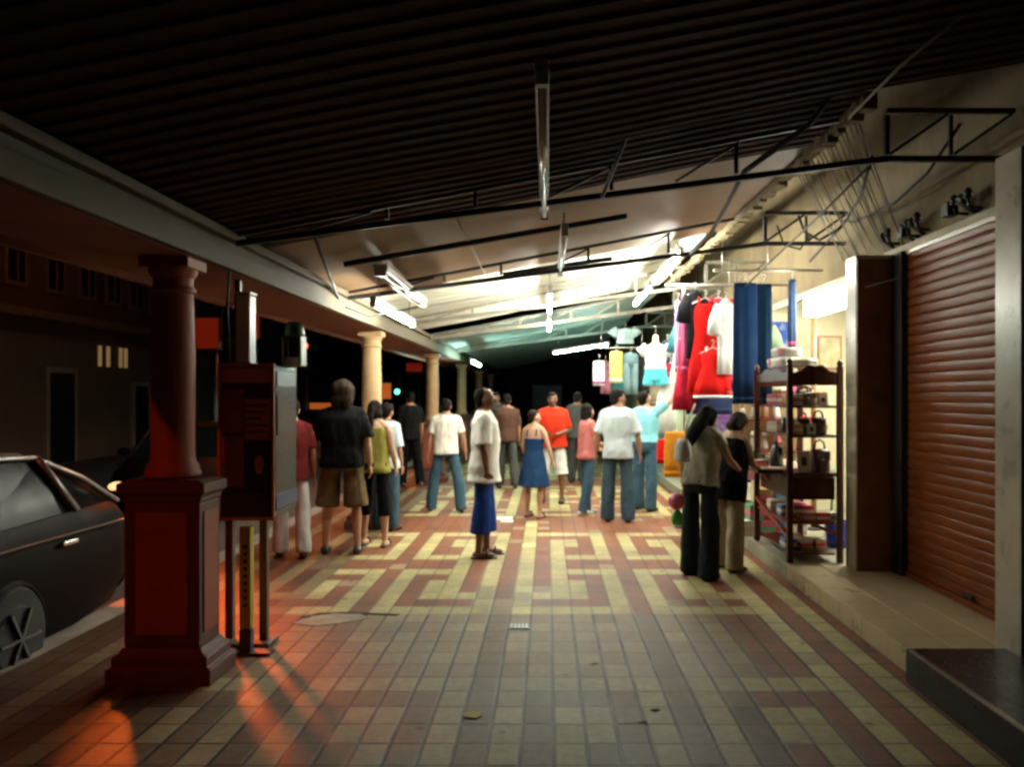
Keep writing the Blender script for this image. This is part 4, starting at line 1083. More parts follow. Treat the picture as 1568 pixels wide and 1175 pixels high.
rng = random.Random(21)
SW = [('teal',(.05,.22,.24)),('violet',(.14,.05,.2)),('white',(.66,.66,.62)),('scarlet',(.5,.02,.02)),('black',(.014,.014,.016)),('pale green',(.3,.45,.28)),('mustard',(.4,.28,.05)),('pink',(.55,.2,.28)),('royal blue',(.03,.07,.3)),('cream',(.55,.48,.33))]
ORD = ['first','second','third','fourth','fifth','sixth','seventh','eighth','ninth']
def row_of(where, n, x0, x1, y, z, kinds, off):
    for i in range(n):
        nm, c = SW[(i*3 + off) % 10]; kd = kinds[i % len(kinds)]
        x = x0 + (x1 - x0)*i/(n - 1)
        kw = {'cloth':'wrap','shirt':'shirt','dress':'dress','trousers':'pair of trousers','skirt':'skirt'}[kd]
        nc, cc = SW[(i*3 + off + 4) % 10]
        garment(kd, f'{nm} {kw} {where}, {ORD[i]} from the passage', (x, y + rng.uniform(-.05,.05), z), rng.uniform(.22,.34), rng.uniform(.65,1.05), cloth('row_' + nm.replace(' ', '_'), c, c2=cc, c2scale=7 + i, c2amt=.5), rng.uniform(-50,50), seed=rng.uniform(0,6))
row_of('in the back row behind the red dresses', 7, 1.75, 2.9, 10.3, 2.62, ['shirt','cloth','dress','shirt','trousers'], 0)
row_of('in the deeper row beside the mannequin', 7, 1.95, 3.0, 12.2, 2.45, ['dress','shirt','cloth','skirt'], 2)
row_of('low on the stall behind the orange cloth', 5, 1.75, 2.6, 10.2, 1.55, ['cloth','skirt','shirt'], 5)
row_of('at the far clothes rail end', 6, 1.1, 2.3, 15.4, 2.35, ['shirt','cloth','dress'], 7)
# half mannequin
MANN = mat('mannequin_skin', (.62,.44,.30), rough=.35, var=.06)
g = P(1004, 583, 11.9)
t = thing('mannequin', 'legless mannequin in white top and aqua shorts hung high on the stall', 'mannequin', (g.x, g.y, g.z), R(170))
b = MB(); T_ = [(0.0,.10,.09),(.1,.15,.11),(.24,.125,.09),(.36,.145,.105),(.46,.14,.09),(.52,.10,.06),(.56,.048,.048),(.66,.042,.042),(.67,.03,.03)]
b.loft([[Vector((math.cos(2*math.pi*k/20)*rx, math.sin(2*math.pi*k/20)*ry, z)) for k in range(20)] for z, rx, ry in T_])
for q in (-1, 1):
    b.tube([(q*.08,0,.02),(q*.085,0,-.08)], .078, 12); b.tube([(q*.13,0,.49),(q*.19,0,.44)], [.05,.045], 10)
remesh(b, .014, 'torso', MANN, t)
b = MB(); b.loft([[Vector((math.cos(2*math.pi*k/20)*(rx+.018), math.sin(2*math.pi*k/20)*(ry+.018), z)) for k in range(20)] for z, rx, ry in [(.16,.15,.105)] + T_[2:6]])
for q in (-1, 1): b.tube([(q*.12,0,.5),(q*.24,0,.40)], [.07,.075], 12)
remesh(b, .014, 'top', WHT, t, .005)
b = MB(); b.loft([[Vector((math.cos(2*math.pi*k/20)*(rx+.016), math.sin(2*math.pi*k/20)*(ry+.016), z)) for k in range(20)] for z, rx, ry in [(.0,.14,.10),(.1,.15,.11),(.2,.14,.1)]])
for q in (-1, 1): b.tube([(q*.08,0,.06),(q*.09,0,-.07)], [.095,.1], 14)
remesh(b, .014, 'shorts', AQUA, t, .006)
MB().tube([(0,0,.66),(0,0,.78),(.03,0,.8)], .006, 6).build('hook', RAILM, t, True)

# ------------------------------------------------------------------ dark wooden market stand
WOOD = mat('dark_red_wood', (.055,.014,.009), rough=.3, var=.3, scale=6, bump=.1, bscale=20, stretch=(8,8,.6), spec=.2)
WOODL = mat('red_wood', (.2,.022,.012), rough=.3, var=.25, scale=6, bump=.08, stretch=(8,8,.6), coat=.2)
LINEN = mat('table_linen', (.52,.42,.32), rough=.85, var=.15, scale=12, c2=(.4,.14,.1), c2scale=5)
sx, sy = 2.35, 7.75
st_ = thing('market_stand', 'dark red wooden market stand with posts, shelves and arched head boards', 'market stand', (sx, sy, .13))
def ms(mb, n, m, p=st_, **k): return mb.build(n, m, p, **k)
X0, X1, Y0, Y1 = -.22, .22, -.58, .55
for i, (x, y, h) in enumerate(((X0,Y0,1.72),(X1,Y0,1.70),(X0,Y1,1.70),(X1,Y1,1.70))):
    ms(MB().box(x-.026,x+.026,y-.026,y+.026,.0,h), 'post', WOOD, bev=.006)
    ms(MB().lathe([(.03,h),(.036,h+.012),(.02,h+.03),(.03,h+.05),(.018,h+.075),(.002,h+.085)], (x,y,0), 12), 'finial', WOOD, smooth=True)
def arch(a, b, z0, z1, n=12):
    return [(a, z0)] + [(a + (b-a)*i/n, z0 + (z1 - z0)*(.55 + .45*math.sin(math.pi*i/n)) + .012*math.cos(i*math.pi/2)) for i in range(n + 1)] + [(b, z0)]
for y in (Y0, Y1):
    ms(MB().prism(arch(X0 + .027, X1 - .027, 1.56, 1.74), 'y', y - .012, y + .012), 'head_board', WOOD, bev=.003)
for x in (X0, X1):
    ms(MB().prism(arch(Y0 + .027, Y1 - .027, 1.60, 1.72), 'x', x - .012, x + .012), 'head_board', WOOD, bev=.003)
for z in (1.36, 1.10):
    ms(MB().box(X0 - .02, X1 + .02, Y0 + .0, Y1, z, z + .022), 'shelf', WOODL, bev=.003) if False else ms(MB().box(X0 + .03, X1 - .03, Y0 - .02, Y1 + .02, z, z + .022), 'shelf', WOOD, bev=.003)
ms(MB().box(X0 - .20, X1 - .03, Y0 + .3, Y1 + .25, .755, .79), 'table_top', WOOD, bev=.005)
ms(MB().box(X0 + .03, X1 + .02, Y0 - .02, Y0 + .29, .755, .79), 'table_top', WOOD, bev=.005)
ms(MB().box(X0 + .03, X1 - .03, Y0 + .03, Y1 - .03, .55, .745), 'drawer_box', WOOD, bev=.005)
ms(MB().box(X0 - .0, X1, Y0 + .03, Y1 - .03, .33, .35), 'lower_shelf', WOODL, bev=.004)
ms(MB().box(X0 + .03, X1 - .03, Y0 + .03, Y1 - .03, .06, .08), 'bottom_shelf', WOOD, bev=.004)
for y in (Y0, Y1): ms(MB().bar((X0,y,.42),(X1,y,.24), .03), 'cross_brace', WOODL)
ms(MB().bar((X0 - .005,Y0,.22),(X0 - .005,Y1,.44), .03), 'cross_brace', WOODL)
ms(MB().box(X0 - .19, X0 - .14, Y1 + .16, Y1 + .21, .0, .75), 'table_leg', WOODL, bev=.005)
ms(MB().box(X0 - .215, X1 - .05, Y0 + .32, Y1 + .27, .792, .800), 'table_cloth', LINEN, bev=.003)

# goods on the stand
G1 = mat('leather_brown', (.07,.03,.016), rough=.45, var=.25, bump=.15); G2 = mat('leather_black', (.012,.01,.009), rough=.35, var=.2, bump=.15)
G3 = mat('leather_tan', (.26,.13,.055), rough=.45, var=.2, bump=.15); G4 = mat('card_cream', (.6,.52,.38), rough=.7, var=.1)
G5 = mat('card_white', (.68,.66,.6), rough=.6, var=.08); G6 = mat('wrap_red', (.5,.02,.03), rough=.35, var=.15); G7 = mat('wrap_pink', (.6,.12,.2), rough=.35, var=.15)
G8 = mat('wrap_blue', (.10,.2,.42), rough=.35, var=.2); G9 = mat('wrap_green', (.10,.30,.16), rough=.4, var=.2); G10 = mat('wrap_gold', (.45,.3,.08), rough=.35, var=.2)
SX, SY, SZ = sx, sy, .13
def bag(label, x, y, z, w, d, h, m, rz=0, cat='bag', handle=True):
    t = thing('leather_bag', label, cat, (x, y, z), R(rz), 'bags on the market stand')
    drape([(0,w*.5,d*.46,.15),(.012,w*.53,d*.5,.15),(h*.5,w*.51,d*.52,.2),(h*.85,w*.46,d*.36,.2),(h,w*.44,d*.2,.1)], k=4, amp=.1, seed=x*9).build('body', m, t, True)
    MB().box(-w*.4,w*.4,-d*.54,-d*.47,h*.5,h*.92).build('flap', m, t, bev=.01)
    if handle: MB().tube([(-w*.3,0,h*.95),(-w*.22,0,h*1.3),(0,0,h*1.42),(w*.22,0,h*1.3),(w*.3,0,h*.95)], .009, 8).build('handle', m, t, True)
    MB().box(-.015,.015,-d*.58,-d*.545,h*.5,h*.6).build('buckle', CHROME, t, bev=.003)
    return t
bag('brown leather bag on the upper shelf of the market stand, street end', SX - .03, SY - .40, SZ + 1.383, .20, .12, .12, G1, 10)
bag('black leather bag on the upper shelf, behind the brown one', SX + .04, SY - .1, SZ + 1.383, .18, .12, .12, G2, -20)
bag('tan leather bag on the upper shelf at the far end', SX - .05, SY + .3, SZ + 1.383, .2, .12, .11, G3, 80)
bag('black handbag on the middle shelf of the market stand', SX - .06, SY - .42, SZ + 1.123, .13, .1, .14, G2, 5)
bag('dark brown handbag on the middle shelf beside the black handbag', SX + .09, SY - .40, SZ + 1.123, .14, .1, .15, G1, -8)
bag('tan pouch on the middle shelf behind the handbags', SX - .02, SY - .05, SZ + 1.123, .18, .1, .12, G3, 70, handle=False)
bag('black pouch on the middle shelf, far end', SX - .02, SY + .32, SZ + 1.123, .18, .1, .13, G2, 85, handle=False)
bag('large dark brown satchel on the stand table', SX + .09, SY - .43, SZ + .79, .18, .14, .20, G1, 4)
bag('black satchel on the cloth of the stand table', SX - .16, SY + .05, SZ + .80, .2, .12, .2, G2, 70)
bag('black purse on the cloth nearest the reaching woman', SX - .28, SY + .32, SZ + .80, .17, .09, .1, G2, 40, 'purse')
def framed(label, x, y, z, w, h, m, m2, rz=0, tilt=12):
    t = thing('display_card', label, 'card', (x, y, z), R(rz), 'framed cards on the market stand')
    M_ = Matrix.Rotation(-R(tilt), 4, 'X')
    MB().box(-w/2,w/2,0,.012,0,h).xf(M_).build('frame', m, t, bev=.003)
    c = MB().box(-w*.4,w*.4,-.004,-.0005,h*.08,h*.92).xf(M_).build('face', m2, t)
    MB().box(-w*.2,w*.2,-.0065,-.0043,h*.3,h*.7).xf(M_).build('picture', G2, c)
framed('white framed card with dark picture on the stand table', SX - .07, SY - .52, SZ + .79, .12, .19, G5, G4)
framed('cream framed card on the middle shelf', SX + .0, SY - .50, SZ + 1.122, .08, .1, G4, G5)
framed('small tan framed card on the upper shelf', SX + .12, SY - .45, SZ + 1.382, .09, .1, G3, G4)
framed('tan framed card standing on the far table end', SX - .05, SY + .45, SZ + .8, .12, .2, G3, G4, -20)
def packet(label, x, y, z, w, d, h, m, m2, rz=0, grp='packets under and on the market stand'):
    t = thing('packet', label, 'packet', (x, y, z), R(rz), grp)
    MB().box(-w/2,w/2,-d/2,d/2,0,h).build('box', m, t, bev=.006)
    MB().box(-w*.51,w*.51,-d*.51,d*.51,h*.3,h*.62).build('band', m2, t)
    return t
names = {G4:'cream',G5:'white',G6:'red',G7:'pink',G8:'blue',G9:'green',G10:'gold'}
low = [(G10,-.16,-.48,.1,.1,.09,'first'),(G7,-.04,-.5,.12,.1,.08,''),(G6,.09,-.5,.12,.1,.08,''),(G5,.18,-.48,.06,.1,.08,''),(G8,-.12,-.1,.12,.14,.1,''),(G6,.05,-.1,.16,.14,.09,''),(G4,-.1,.25,.16,.2,.1,''),(G7,.08,.25,.14,.2,.08,'')]
where = ['at the front corner','in the front row next to the gold one','in the front row, third from the street','at the back corner of the front row','in the middle row','in the middle row behind the red-banded front','in the far row','in the far row beside the cream one']
for (m, x, y, w, d, h, _), wh in zip(low, where):
    m2 = G5 if m is not G5 else G9
    packet(f'{names[m]} packet on low shelf of stand, {wh}', SX + x, SY + y, SZ + .351, w, d, h, m, m2, random.uniform(-6, 6))
for i, (m, x, y) in enumerate(((G8,-.15,-.3),(G5,-.02,-.32),(G4,.1,-.3))):
    packet(f'{names[m]} packet on the bottom board of the stand', SX + x, SY + y, SZ + .081, .11, .16, .09, m, G6 if i else G5, 8*i)
for i, (m, x, y, w, d, h) in enumerate(((G6,-.33,-.0,.14,.1,.03),(G4,-.3,.14,.14,.1,.05),(G5,-.13,.32,.1,.1,.07),(G7,-.34,.44,.12,.09,.04),(G10,-.05,.6,.14,.1,.08),(G5,-.22,.66,.12,.1,.05))):
    packet(['flat red packet at the street edge of the table cloth','cream packet behind the flat red one','white packet in the middle of the table cloth',
            'flat pink packet by the reaching hand','gold packet at the far end of the table','white packet at the far end of the table'][i], SX + x, SY + y, SZ + .801, w, d, h, m, G2 if i % 2 else G5, 13*i)
sh_w = ['upper','middle']
for lv, zz in enumerate((1.383, 1.123)):
    for i, (m, x, y) in enumerate(((G5,-.15,-.53),(G10,.17,-.2),(G4,.16,.15),(G7,-.16,.12),(G5,.15,.42))):
        mm = m if lv == 0 else (G10, G5, G6, G4, G3)[i]
        nm = {**names, G3:'tan'}[mm]
        packet(f'{nm} box on the {sh_w[lv]} shelf of the stand, ' + ['at the street corner','behind the bags','in the middle by the wall side','in the middle by the passage side','at the far wall corner'][i], SX + x, SY + y, SZ + zz, .09, .11, .10 + .02*(i % 3), mm, G5 if mm is not G5 else G3, 15*i, 'boxes on the stand shelves')
# tall heap of white bundles on top of the stand
for i, (x, y, w, d, h, m) in enumerate(((-.05,.15,.3,.5,.1,G5),(.02,-.15,.26,.3,.08,G4),(-.05,.1,.22,.3,.09,G5))):
    z = [1.735,1.735,1.84][i] + SZ
    t = thing('cloth_bundle', ['white folded bundle on top of the market stand, far side','cream folded bundle on top of the market stand, near side','small white bundle uppermost on the market stand'][i], 'bundle', (SX + x, SY + y, z), R(20*i), 'bundles on the market stand')
    fold(MB().loft([[Vector((math.cos(a*math.pi/12)*w*.5*k, math.sin(a*math.pi/12)*d*.5*k, zz)) for a in range(24)] for zz, k in ((0,.9),(h*.2,1),(h*.45,.93),(h*.55,1),(h*.85,.97),(h,.8))]), .02, 14).build('cloth', m, t, True)
    MB().box(-w*.53,w*.53,-.02,.02,h*.1,h*.9).build('strap', G7, t, bev=.004)
# backing boards of the lit shop: display panel with small toys and caps
PB = mat('peg_board', (.55,.42,.24), rough=.7, var=.15, scale=10)
pbt = thing('display_board', 'cream display board of small goods behind the market stand', 'display board', (2.45, 9.0, .13))
MB().box(-.4,.34,.0,.03,.75,1.62).build('board', PB, pbt, bev=.004)
MB().box(-.4,-.36,.0,.03,.0,.749).box(.3,.34,.0,.03,.0,.749).build('leg', WOODL, pbt)
MB().box(-.4,.34,-.3,-.003,.86,.88).build('shelf', WOODL, pbt)
MB().box(-.4,.34,-.3,-.003,1.2,1.215).build('shelf', WOODL, pbt)
rng = random.Random(11)
cm = [G4,G5,G10,G3,G7,G9,G4,G5]; cn = ['cream','white','gold','tan','pink','green','cream','white']
LB = ['first from the passage','second','third','fourth','fifth','sixth, deepest']
for r_, zz in enumerate((.881,1.216)):
    for c_ in range(6):
        k = rng.randrange(8); x = 2.45 - .34 + c_*.125
        t = thing('toy_figure', f'small {cn[k]} doll on the {"lower" if r_ == 0 else "upper"} shelf of the display board, {LB[c_]}', 'doll', (x, 8.85 + rng.uniform(-.05,.05), .13 + zz), R(rng.uniform(-30,30)), 'dolls on the display board')
        s = rng.uniform(.9,1.25)
        MB().lathe([(.04*s,0),(.045*s,.03*s),(.03*s,.11*s),(.022*s,.13*s)], n=12).build('body', cm[k], t, True)
        MB().ell((0,0,.16*s), .034*s, n=12, m=9).build('head', MANN, t, True)
        MB().lathe([(.05*s,.17*s),(.036*s,.178*s),(.03*s,.20*s),(.005*s,.215*s)], n=12).build('hat', cm[(k+2) % 8], t, True)
for i, (x, z, m) in enumerate(((2.14,1.50,WHT),(2.32,1.55,AQUA),(2.52,1.52,CREAMC),(2.68,1.50,PINK))):
    t = thing('sun_hat', ['white','aqua','cream','pink'][i] + ' sun hat hooked at the top of the display board', 'hat', (x, 8.93, z + .13), R(-90 + 180), 'caps on the display board')
    MB().lathe([(.095,0),(.095,.02),(.085,.06),(.05,.095),(.005,.105)], n=18).build('crown', m, t, True)
    MB().ell((0,.11,.006), .075,.07,.008, 14, 7).build('peak', m, t, True)
# heap of coloured packs below the board
hp_c = [G5,G7,G8,G4,G9,G6,G5,G7,G10,G8]; hp_n = ['white','pink','blue','cream','green','red','white','pink','gold','blue']
for i in range(10):
    lv = i//4; x = 2.14 + (i % 4)*.17 + lv*.05
    if i >= 8: x = 2.28 + (i-8)*.18
    packet(f'{hp_n[i]} pack heaped below display board, {["bottom","middle","top"][lv]} layer, {["first","second","third","fourth"][i % 4]} from passage', x, 8.62, .128 + lv*.166, .15, .2, .16, hp_c[i], hp_c[(i+3) % 10], rng.uniform(-7,7), 'packs heaped below the display board')
BAGM = mat('black_plastic_bag', (.012,.014,.012), rough=.3, var=.3, bump=.4, bscale=25)
t = thing('rubbish_bag', 'dark plastic bag on the shop floor beside the stand', 'bag', (2.25, 9.35, .128))
b = MB().ell((0,0,.14), .2,.19,.145, 20, 11); b.lathe([(.04,.24),(.02,.29),(.05,.34)], n=12); fold(b, .03, 12, 1)
b.build('sack', BAGM, t, True); MB().lathe([(.026,.275),(.03,.285),(.026,.295)], n=12).build('tie', G5, t, True)

# bucket and mop
BKT = mat('blue_plastic', (.01,.04,.42), rough=.35, var=.1); BKD = mat('blue_plastic_dark', (.006,.02,.2), rough=.4, var=.1)
g = G(1281, 838, .13)
t = thing('bucket', 'blue plastic bucket standing by the marble pilaster', 'bucket', (g.x, g.y, .129))
MB().lathe([(.085,0),(.09,.0),(.115,.24),(.125,.24),(.125,.255),(.108,.255),(.085,.012)], n=28).build('pail', BKT, t, True, auto=40)
MB().lathe([(.089,.005),(.098,.075),(.101,.075),(.093,.002)], n=28).build('lower_band', BKD, t, True)
MB().tube([(math.cos(a*math.pi/10)*.122, -.03 - .05*math.sin(a*math.pi/10), .235 - .1*math.sin(a*math.pi/10)) for a in range(11)], .004, 6).build('handle', CHROME, t, True)
t = thing('mop', 'green-handled mop leaning behind the blue bucket', 'mop', (g.x + .02, g.y + .24, .129))
MB().tube([(0,0,.1),(.05,.02,.75)], .013, 8).build('handle', mat('green_plastic', (.12,.4,.12), rough=.4, var=.1), t, True)
fold(MB().lathe([(.09,0),(.075,.05),(.03,.11),(.02,.12)], n=18), .02, 30).build('mop_head', G5, t, True)
# pink ball and green bag in the hand of the long-haired woman are built with her

# shop furniture seen in the lit shop
t = thing('shop_counter', 'low white counter at the back of the lit shop', 'counter', (4.6, 8.7, .128))
MB().box(-.3,.3,-1.2,1.2,0,.9).build('cabinet', G4, t, bev=.01); MB().box(-.34,.34,-1.25,1.25,.902,.94).build('top', G5, t, bev=.006)
t = thing('wall_picture', 'tan framed picture on the cream wall of the lit shop', 'picture', (3.62, 10.49, 2.15))
MB().box(-.16,.16,-.03,-.002,-.22,.22).build('frame', G3, t, bev=.005); MB().box(-.13,.13,-.036,-.031,-.19,.19).build('print', mat('print_beige', (.42,.36,.2), var=.3, scale=9), t)
t = thing('shop_pole', 'thin brown pole standing in the lit shop behind the stand', 'pole', (2.92, 8.95, .128))
MB().tube([(0,0,0),(0,0,2.55)], .03, 10).build('pole', G3, t, True); MB().lathe([(.09,0),(.09,.015),(.035,.03)], n=14).build('foot', DARKM, t, True)

# litter, drain, patch on the floor
CAST = mat('cast_iron', (.03,.028,.025), rough=.5, metal=.5, var=.3)
g = G(795, 961)
t = thing('drain_cover', 'small dark drain cover set into the paving', 'drain cover', (g.x, g.y, .002))
MB().box(-.075,.075,-.07,.07,0,.004).build('frame', CAST, t)
for i in range(5): MB().box(-.06 + i*.026,-.046 + i*.026,-.055,.055,.0042,.008).build('bar', GREYM, t)
g = G(520, 950)
t = thing('paving_patch', 'broken pale cement patch in the paving', 'patch', (g.x, g.y, .002))
MB().prism([(-.30,-.11),(-.12,-.17),(.02,-.11),(.1,-.05),(.2,.03),(.12,.14),(-.08,.15),(-.22,.08)], 'z', 0, .004).build('cement', mat('cement', (.33,.3,.22), rough=.9, var=.3, bump=.6, bscale=30), t)
MB().prism([(.0,.16),(.38,.10),(.40,.14),(.02,.2),(-.2,.17),(-.3,.05),(-.26,.04),(-.17,.13)], 'z', .0005, .0035).build('crack_gap', mat('gap_dirt', (.02,.017,.014), rough=1), t)
g = G(724, 1097)
o = fold(MB().prism([(-.04,-.03),(.02,-.045),(.05,-.01),(.035,.035),(-.03,.04),(-.055,.01)], 'z', 0, .004), .006, 30).build('paper_scrap', mat('scrap', (.5,.43,.13), rough=.8), None); o.location = (g.x, g.y, .004)
tag(o, 'crumpled yellow scrap of paper on the near paving', 'litter')
for i, (px, py, s) in enumerate(((1003,1089,.026),(985,1108,.018),(1137,1090,.016),(912,1018,.016),(1476,1112,.024))):
    g = G(px, py)
    o = fold(MB().ell((0,0,.002), s,s*.5,.002, 12, 5), .012, 40).build('dead_leaf', mat('dead_leaf', (.06,.045,.025), rough=.8), None); o.location = (g.x, g.y, .003)
    tag(o, ['dark flattened leaf on the paving, widest of the near ones','small dark leaf just below the widest one','dark leaf toward the right on the paving','tiny dark leaf farther up the middle of the paving','pale-edged leaf at the foot of the black step'][i], 'litter', 'leaves and scraps on the paving')
g = G(770, 797)
t = thing('cardboard_sheet', 'flat white cardboard sheet lying behind the man in profile', 'cardboard', (g.x, g.y, .004))
MB().box(-.14,.12,-.06,.22,0,.012).build('sheet', G5, t); MB().box(-.02,.14,-.24,-.08,0,.01).build('flap', G5, t)
# ------------------------------------------------------------------ the people
TWHITE = cloth('tee_white', (.83,.81,.72), var=.05); TWHITE2 = cloth('tee_cream', (.72,.70,.60), var=.05)
JEAN = cloth('jeans', (.035,.075,.11), c2=(.07,.12,.16), c2scale=5); JEAN2 = cloth('jeans_dark', (.035,.06,.085), c2=(.065,.10,.13), c2scale=5)
KHAKI = cloth('khaki', (.13,.09,.04), c2=(.06,.042,.022), c2amt=.9); SHORTB = cloth('shorts_blue', (.015,.045,.22), c2=(.02,.06,.28))
OLIVE = cloth('olive', (.24,.21,.045)); BLKT = cloth('black_tee', (.0028,.0028,.003)); MAROON = cloth('maroon', (.16,.02,.02))
GREYS = cloth('grey_top', (.34,.32,.24), c2=(.2,.18,.14)); BEIGEP = cloth('beige_pants', (.46,.38,.25)); TEALT = cloth('aqua_tee', (.22,.55,.62), var=.06)
PALEB = cloth('pale_blue_tee', (.50,.57,.60), var=.06, c2=(.42,.55,.5), c2scale=4); REDT = cloth('red_tee', (.55,.035,.012)); ROSE = cloth('rose_top', (.46,.14,.13))
NAVYD = cloth('navy_dress', (.010,.034,.09), c2=(.02,.055,.13)); WPANT = cloth('white_pants', (.66,.66,.63)); DGREY = cloth('dark_grey', (.05,.05,.05))

person('man in profile in long white T-shirt and blue knee-length shorts', 742, 853, 1.67, face=-88, skin_tone='dark', wide=.95, head_pitch=2,
       legs=((2,2,2),(-3,2,2)), arms=(((.12,-.02,-1),(.03,.10,-1)),((.12,.02,-1),(.0,.12,-1))),
       top=dict(m=TWHITE, hem=.77, loose=.03, mid=.045, flare=.015, sleeve=.95, cuff=.075, name='tshirt'),
       bottom=dict(m=SHORTB, hem=.25, leg=.105, loose=.015, name='long_shorts'), hair='receding', shoes='sandal')
person('man in white T-shirt and jeans walking away beside the orange column', 683, 783, 1.56, face=4, skin_tone='mid', wide=.98, lean=4,
       legs=((8,8,13),(-10,6,14)), arms=(((.22,.0,-1),(.12,.06,-1)),((.28,-.1,-1),(.16,.1,-1))),
       top=dict(m=TWHITE2, hem=.87, loose=.024, mid=.03, sleeve=.8, name='tshirt'), bottom=dict(m=JEAN, hem=.03, leg=.085, loose=.018, name='jeans'), shoes='shoe')
t, A, s, U = person('big-haired man in black T-shirt and khaki shorts, seen from behind', 524, 848, 1.72, face=6, skin_tone='light', wide=1.12,
       legs=((3,3,6),(-2,2,5)), arms=(((.30,.15,-1),(-.1,.6,-.7)),((.22,-.05,-1),(.1,.18,-1))),
       top=dict(m=BLKT, hem=.87, loose=.03, mid=.04, sleeve=.9, cuff=.078, name='tshirt'), bottom=dict(m=KHAKI, hem=.48, leg=.125, loose=.022, name='shorts'), hair='bushy', hair_m=HAIR_BROWN, shoes='shoe')
person('woman in olive green top and black cropped trousers, seen from behind', 574, 836, 1.54, face=-8, skin_tone='light', fem=True,
       legs=((2,2,4),(-4,4,5)), arms=(((.14,.15,-1),(.0,.5,-.8)),((.16,.12,-1),(.0,.5,-.8))),
       top=dict(m=OLIVE, hem=.86, loose=.016, mid=.02, sleeve=.0, neck=1.42, name='vest'), bottom=dict(m=BLKT, hem=.36, leg=.085, loose=.014, name='cropped_trousers'), hair='tail', shoes='sandal')
person('person in maroon shirt and white trousers half hidden by the sign cabinet', 447, 853, 1.55, face=15, skin_tone='mid', 
       legs=((4,3,3),(-6,6,3)), top=dict(m=MAROON, hem=.84, loose=.025, sleeve=.8), bottom=dict(m=WPANT, hem=.05, leg=.085, loose=.018), shoes='shoe')
person('person in pale blue shirt partly behind the woman in olive green', 592, 812, 1.50, face=-20, skin_tone='mid', fem=True, 
       legs=((2,2,3),(-2,2,3)), top=dict(m=PALEB, hem=.84, loose=.03, sleeve=1.0), bottom=dict(m=JEAN2, hem=.06, leg=.08), shoes='shoe', hair='short')
person('woman in loose dark blue sleeveless dress turned toward the stalls', 818, 793, 1.40, face=-25, skin_tone='light', fem=True, head_yaw=-35,
       legs=((3,3,3),(-3,3,3)), arms=(((.22,.1,-1),(.05,.55,-.7)),((.34,.06,-1),(.26,.12,-1))),
       dress=dict(m=NAVYD, hem=.50, flare=.085, neck=1.33), hair='short', hair_m=HAIR_BROWN, shoes='sandal')
person('man in bright red T-shirt and white shorts facing the viewer', 846, 770, 1.64, face=172, skin_tone='dark', wide=1.1, head_yaw=10,
       legs=((2,2,5),(-2,2,5)), arms=(((.3,.12,-1),(-.65,.6,-.25)),((.3,.12,-1),(-.65,.6,-.15))),
       top=dict(m=REDT, hem=.86, loose=.03, mid=.05, sleeve=.9, name='tshirt'), bottom=dict(m=WPANT, hem=.45, leg=.115, loose=.02, name='shorts'), shoes='shoe')
person('woman in rose pink top and jeans beside the pale blue T-shirt man', 899, 788, 1.48, face=-60, skin_tone='light', fem=True,
       legs=((8,6,3),(-8,8,3)), arms=(((.12,.2,-1),(.0,.8,-.35)),((.12,.2,-1),(.0,.85,-.3))),
       top=dict(m=ROSE, hem=.86, loose=.018, sleeve=.6), bottom=dict(m=JEAN, hem=.04, leg=.075), hair='bob', shoes='shoe', shoe_m=SHOE_WHITE)
person('man in pale blue T-shirt and faded jeans with his back to the viewer', 946, 799, 1.67, face=-8, skin_tone='mid', wide=1.0, head_yaw=-55,
       legs=((2,2,4),(-2,2,4)), arms=(((.26,.0,-1),(.14,.12,-1)),((.28,.0,-1),(.12,.12,-1))),
       top=dict(m=PALEB, hem=.82, loose=.026, mid=.034, sleeve=.95, cuff=.07, name='tshirt'), bottom=dict(m=JEAN2, hem=.03, leg=.095, loose=.02, name='jeans'), hair='short', shoes='shoe')
person('man in aqua shirt reaching up to the hanging clothes', 988, 782, 1.66, face=-35, skin_tone='light', wide=1.04, head_pitch=18, head_yaw=-20,
       legs=((4,3,3),(-4,4,3)), arms=(((.2,.1,-1),(.0,.4,-.8)),((.55,.65,.62),(.35,.55,.85))),
       top=dict(m=TEALT, hem=.98, loose=.02, sleeve=.7), bottom=dict(m=JEAN, hem=.03, leg=.085, loose=.016, belt=True, name='jeans'), hair='short', shoes='shoe')
t, A, s, U = person('long-haired woman in grey top and flared black trousers leaning to the stand', 1072, 884, 1.52, face=-38, skin_tone='light', fem=True, lean=12, head_pitch=-22, head_yaw=-15,
       legs=((6,3,4),(-5,2,4)), arms=(((.16,-.1,-1),(.0,.28,-.9)),((.22,.62,-.8),(.02,.95,-.25))),
       top=dict(m=GREYS, hem=.90, loose=.022, sleeve=.45, name='top'), bottom=dict(m=cloth('black_jeans', (.018,.024,.028), c2=(.03,.045,.05), c2scale=5), hem=.02, leg=.105, loose=.01, name='flared_trousers'), hair='long', shoes='shoe')
person('short-haired woman in black sleeveless top and beige trousers looking down at the goods', 1114, 873, 1.47, face=-48, skin_tone='light', fem=True, lean=14, head_pitch=-28, head_yaw=-10,
       legs=((6,3,4),(-4,2,4)), arms=(((.12,.35,-.9),(.0,.9,-.3)),((.14,.45,-.85),(.0,.95,-.2))),
       top=dict(m=BLKT, hem=.74, loose=.03, mid=.05, sleeve=.0, neck=1.40, name='tunic'), bottom=dict(m=BEIGEP, hem=.03, leg=.095, loose=.014), hair='bob', hair_m=HAIR_BROWN, shoes='shoe')
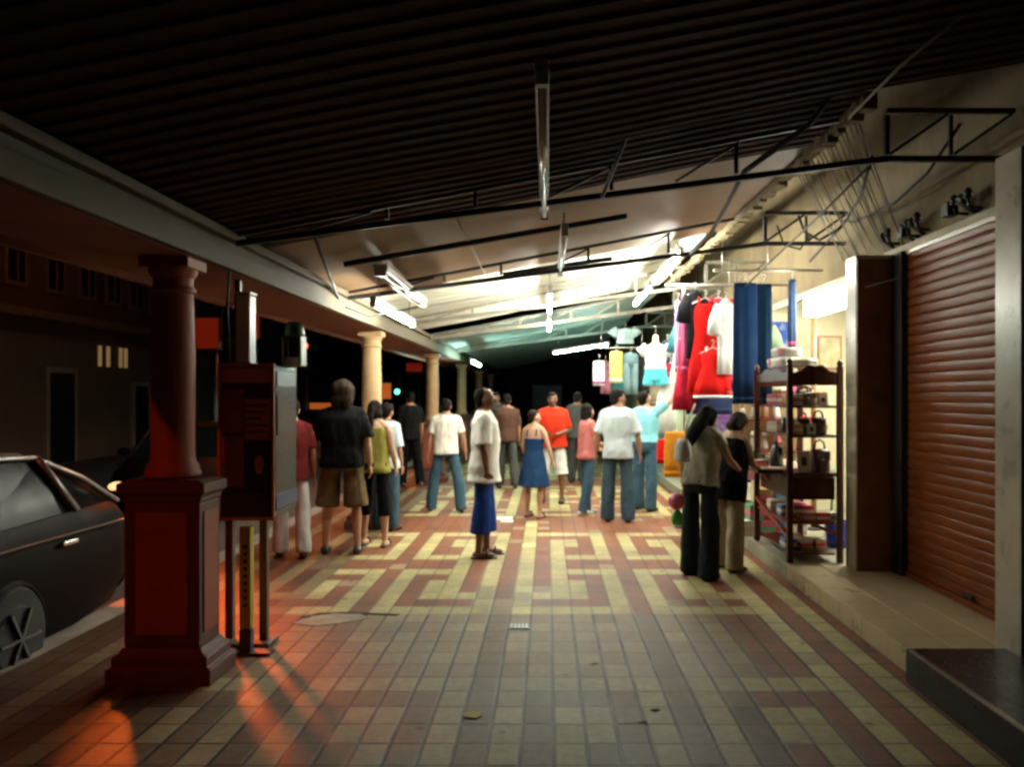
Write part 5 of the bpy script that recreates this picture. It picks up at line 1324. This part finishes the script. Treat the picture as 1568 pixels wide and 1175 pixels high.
# things carried by the long-haired woman
BALL = mat('pink_plastic', (.7,.12,.26), rough=.35, var=.12, c2=(.75,.45,.5), c2scale=8)
g = P(1036, 768, 7.15)
t = thing('pink_ball', 'pink ball in a net held by the long-haired woman', 'ball', g, 0)
MB().ell((0,0,0), .075, n=20, m=13).build('ball', BALL, t, True)
MB().tube([(0,0,.07),(.04,.0,.16)], .005, 6).build('net_cord', G5, t, True)
GRN = mat('green_film', (.12,.55,.10), rough=.35, var=.3, scale=10)
t = thing('green_bag', 'small green plastic bag hanging under the pink ball', 'bag', P(1037, 805, 7.15), 0)
drape([(0,.03,.025,.3),(.03,.055,.035,.5),(.1,.045,.03,.8),(.15,.015,.012,.5)], k=5, amp=.3).build('sack', GRN, t, True)
MB().tube([(0,0,.145),(.0,.0,.2),(.02,.0,.23)], .005, 6).build('handle', GRN, t, True)
g = P(1058, 690, 7.0)
t = thing('shoulder_bag', 'white shoulder bag at the hip of the long-haired woman', 'bag', (g.x - .07, g.y + .0, g.z - .1), R(30))
drape([(0,.05,.06,.2),(.03,.065,.09,.2),(.15,.06,.08,.2),(.2,.03,.05,.1)], k=4, amp=.1).build('body', WHT, t, True)
MB().tube([(.02,0,.19),(.08,.02,.36),(.16,.03,.5)], .009, 6).build('strap', WHT, t, True)
# dim figures in the dark end of the arcade
for i, (px, py, H, fc, lab, tm, bm2, fem) in enumerate((
    (776, 748, 1.62, 10, 'dim figure in brown shirt walking away behind the man in profile', cloth('dim_brown', (.07,.035,.025)), DGREY, False),
    (884, 740, 1.66, -10, 'dim figure in grey shirt in front of the dark end', cloth('dim_grey', (.06,.065,.065)), DGREY, False),
    (760, 728, 1.66, 170, 'faint far figure close to the last columns', DGREY, DGREY, False),
    (628, 745, 1.66, 30, 'dark figure in the street past the lit cream column', cloth('dim_black', (.004,.004,.004)), BLKT, False))):
    person(lab, px, py, H, face=fc, skin_tone='mid', fem=fem, legs=((10,8,3),(-10,10,3)), top=dict(m=tm, hem=.85, loose=.025, sleeve=.9), bottom=dict(m=bm2, hem=.05, leg=.085), hair='short', detail=False, group='people in the dark end')
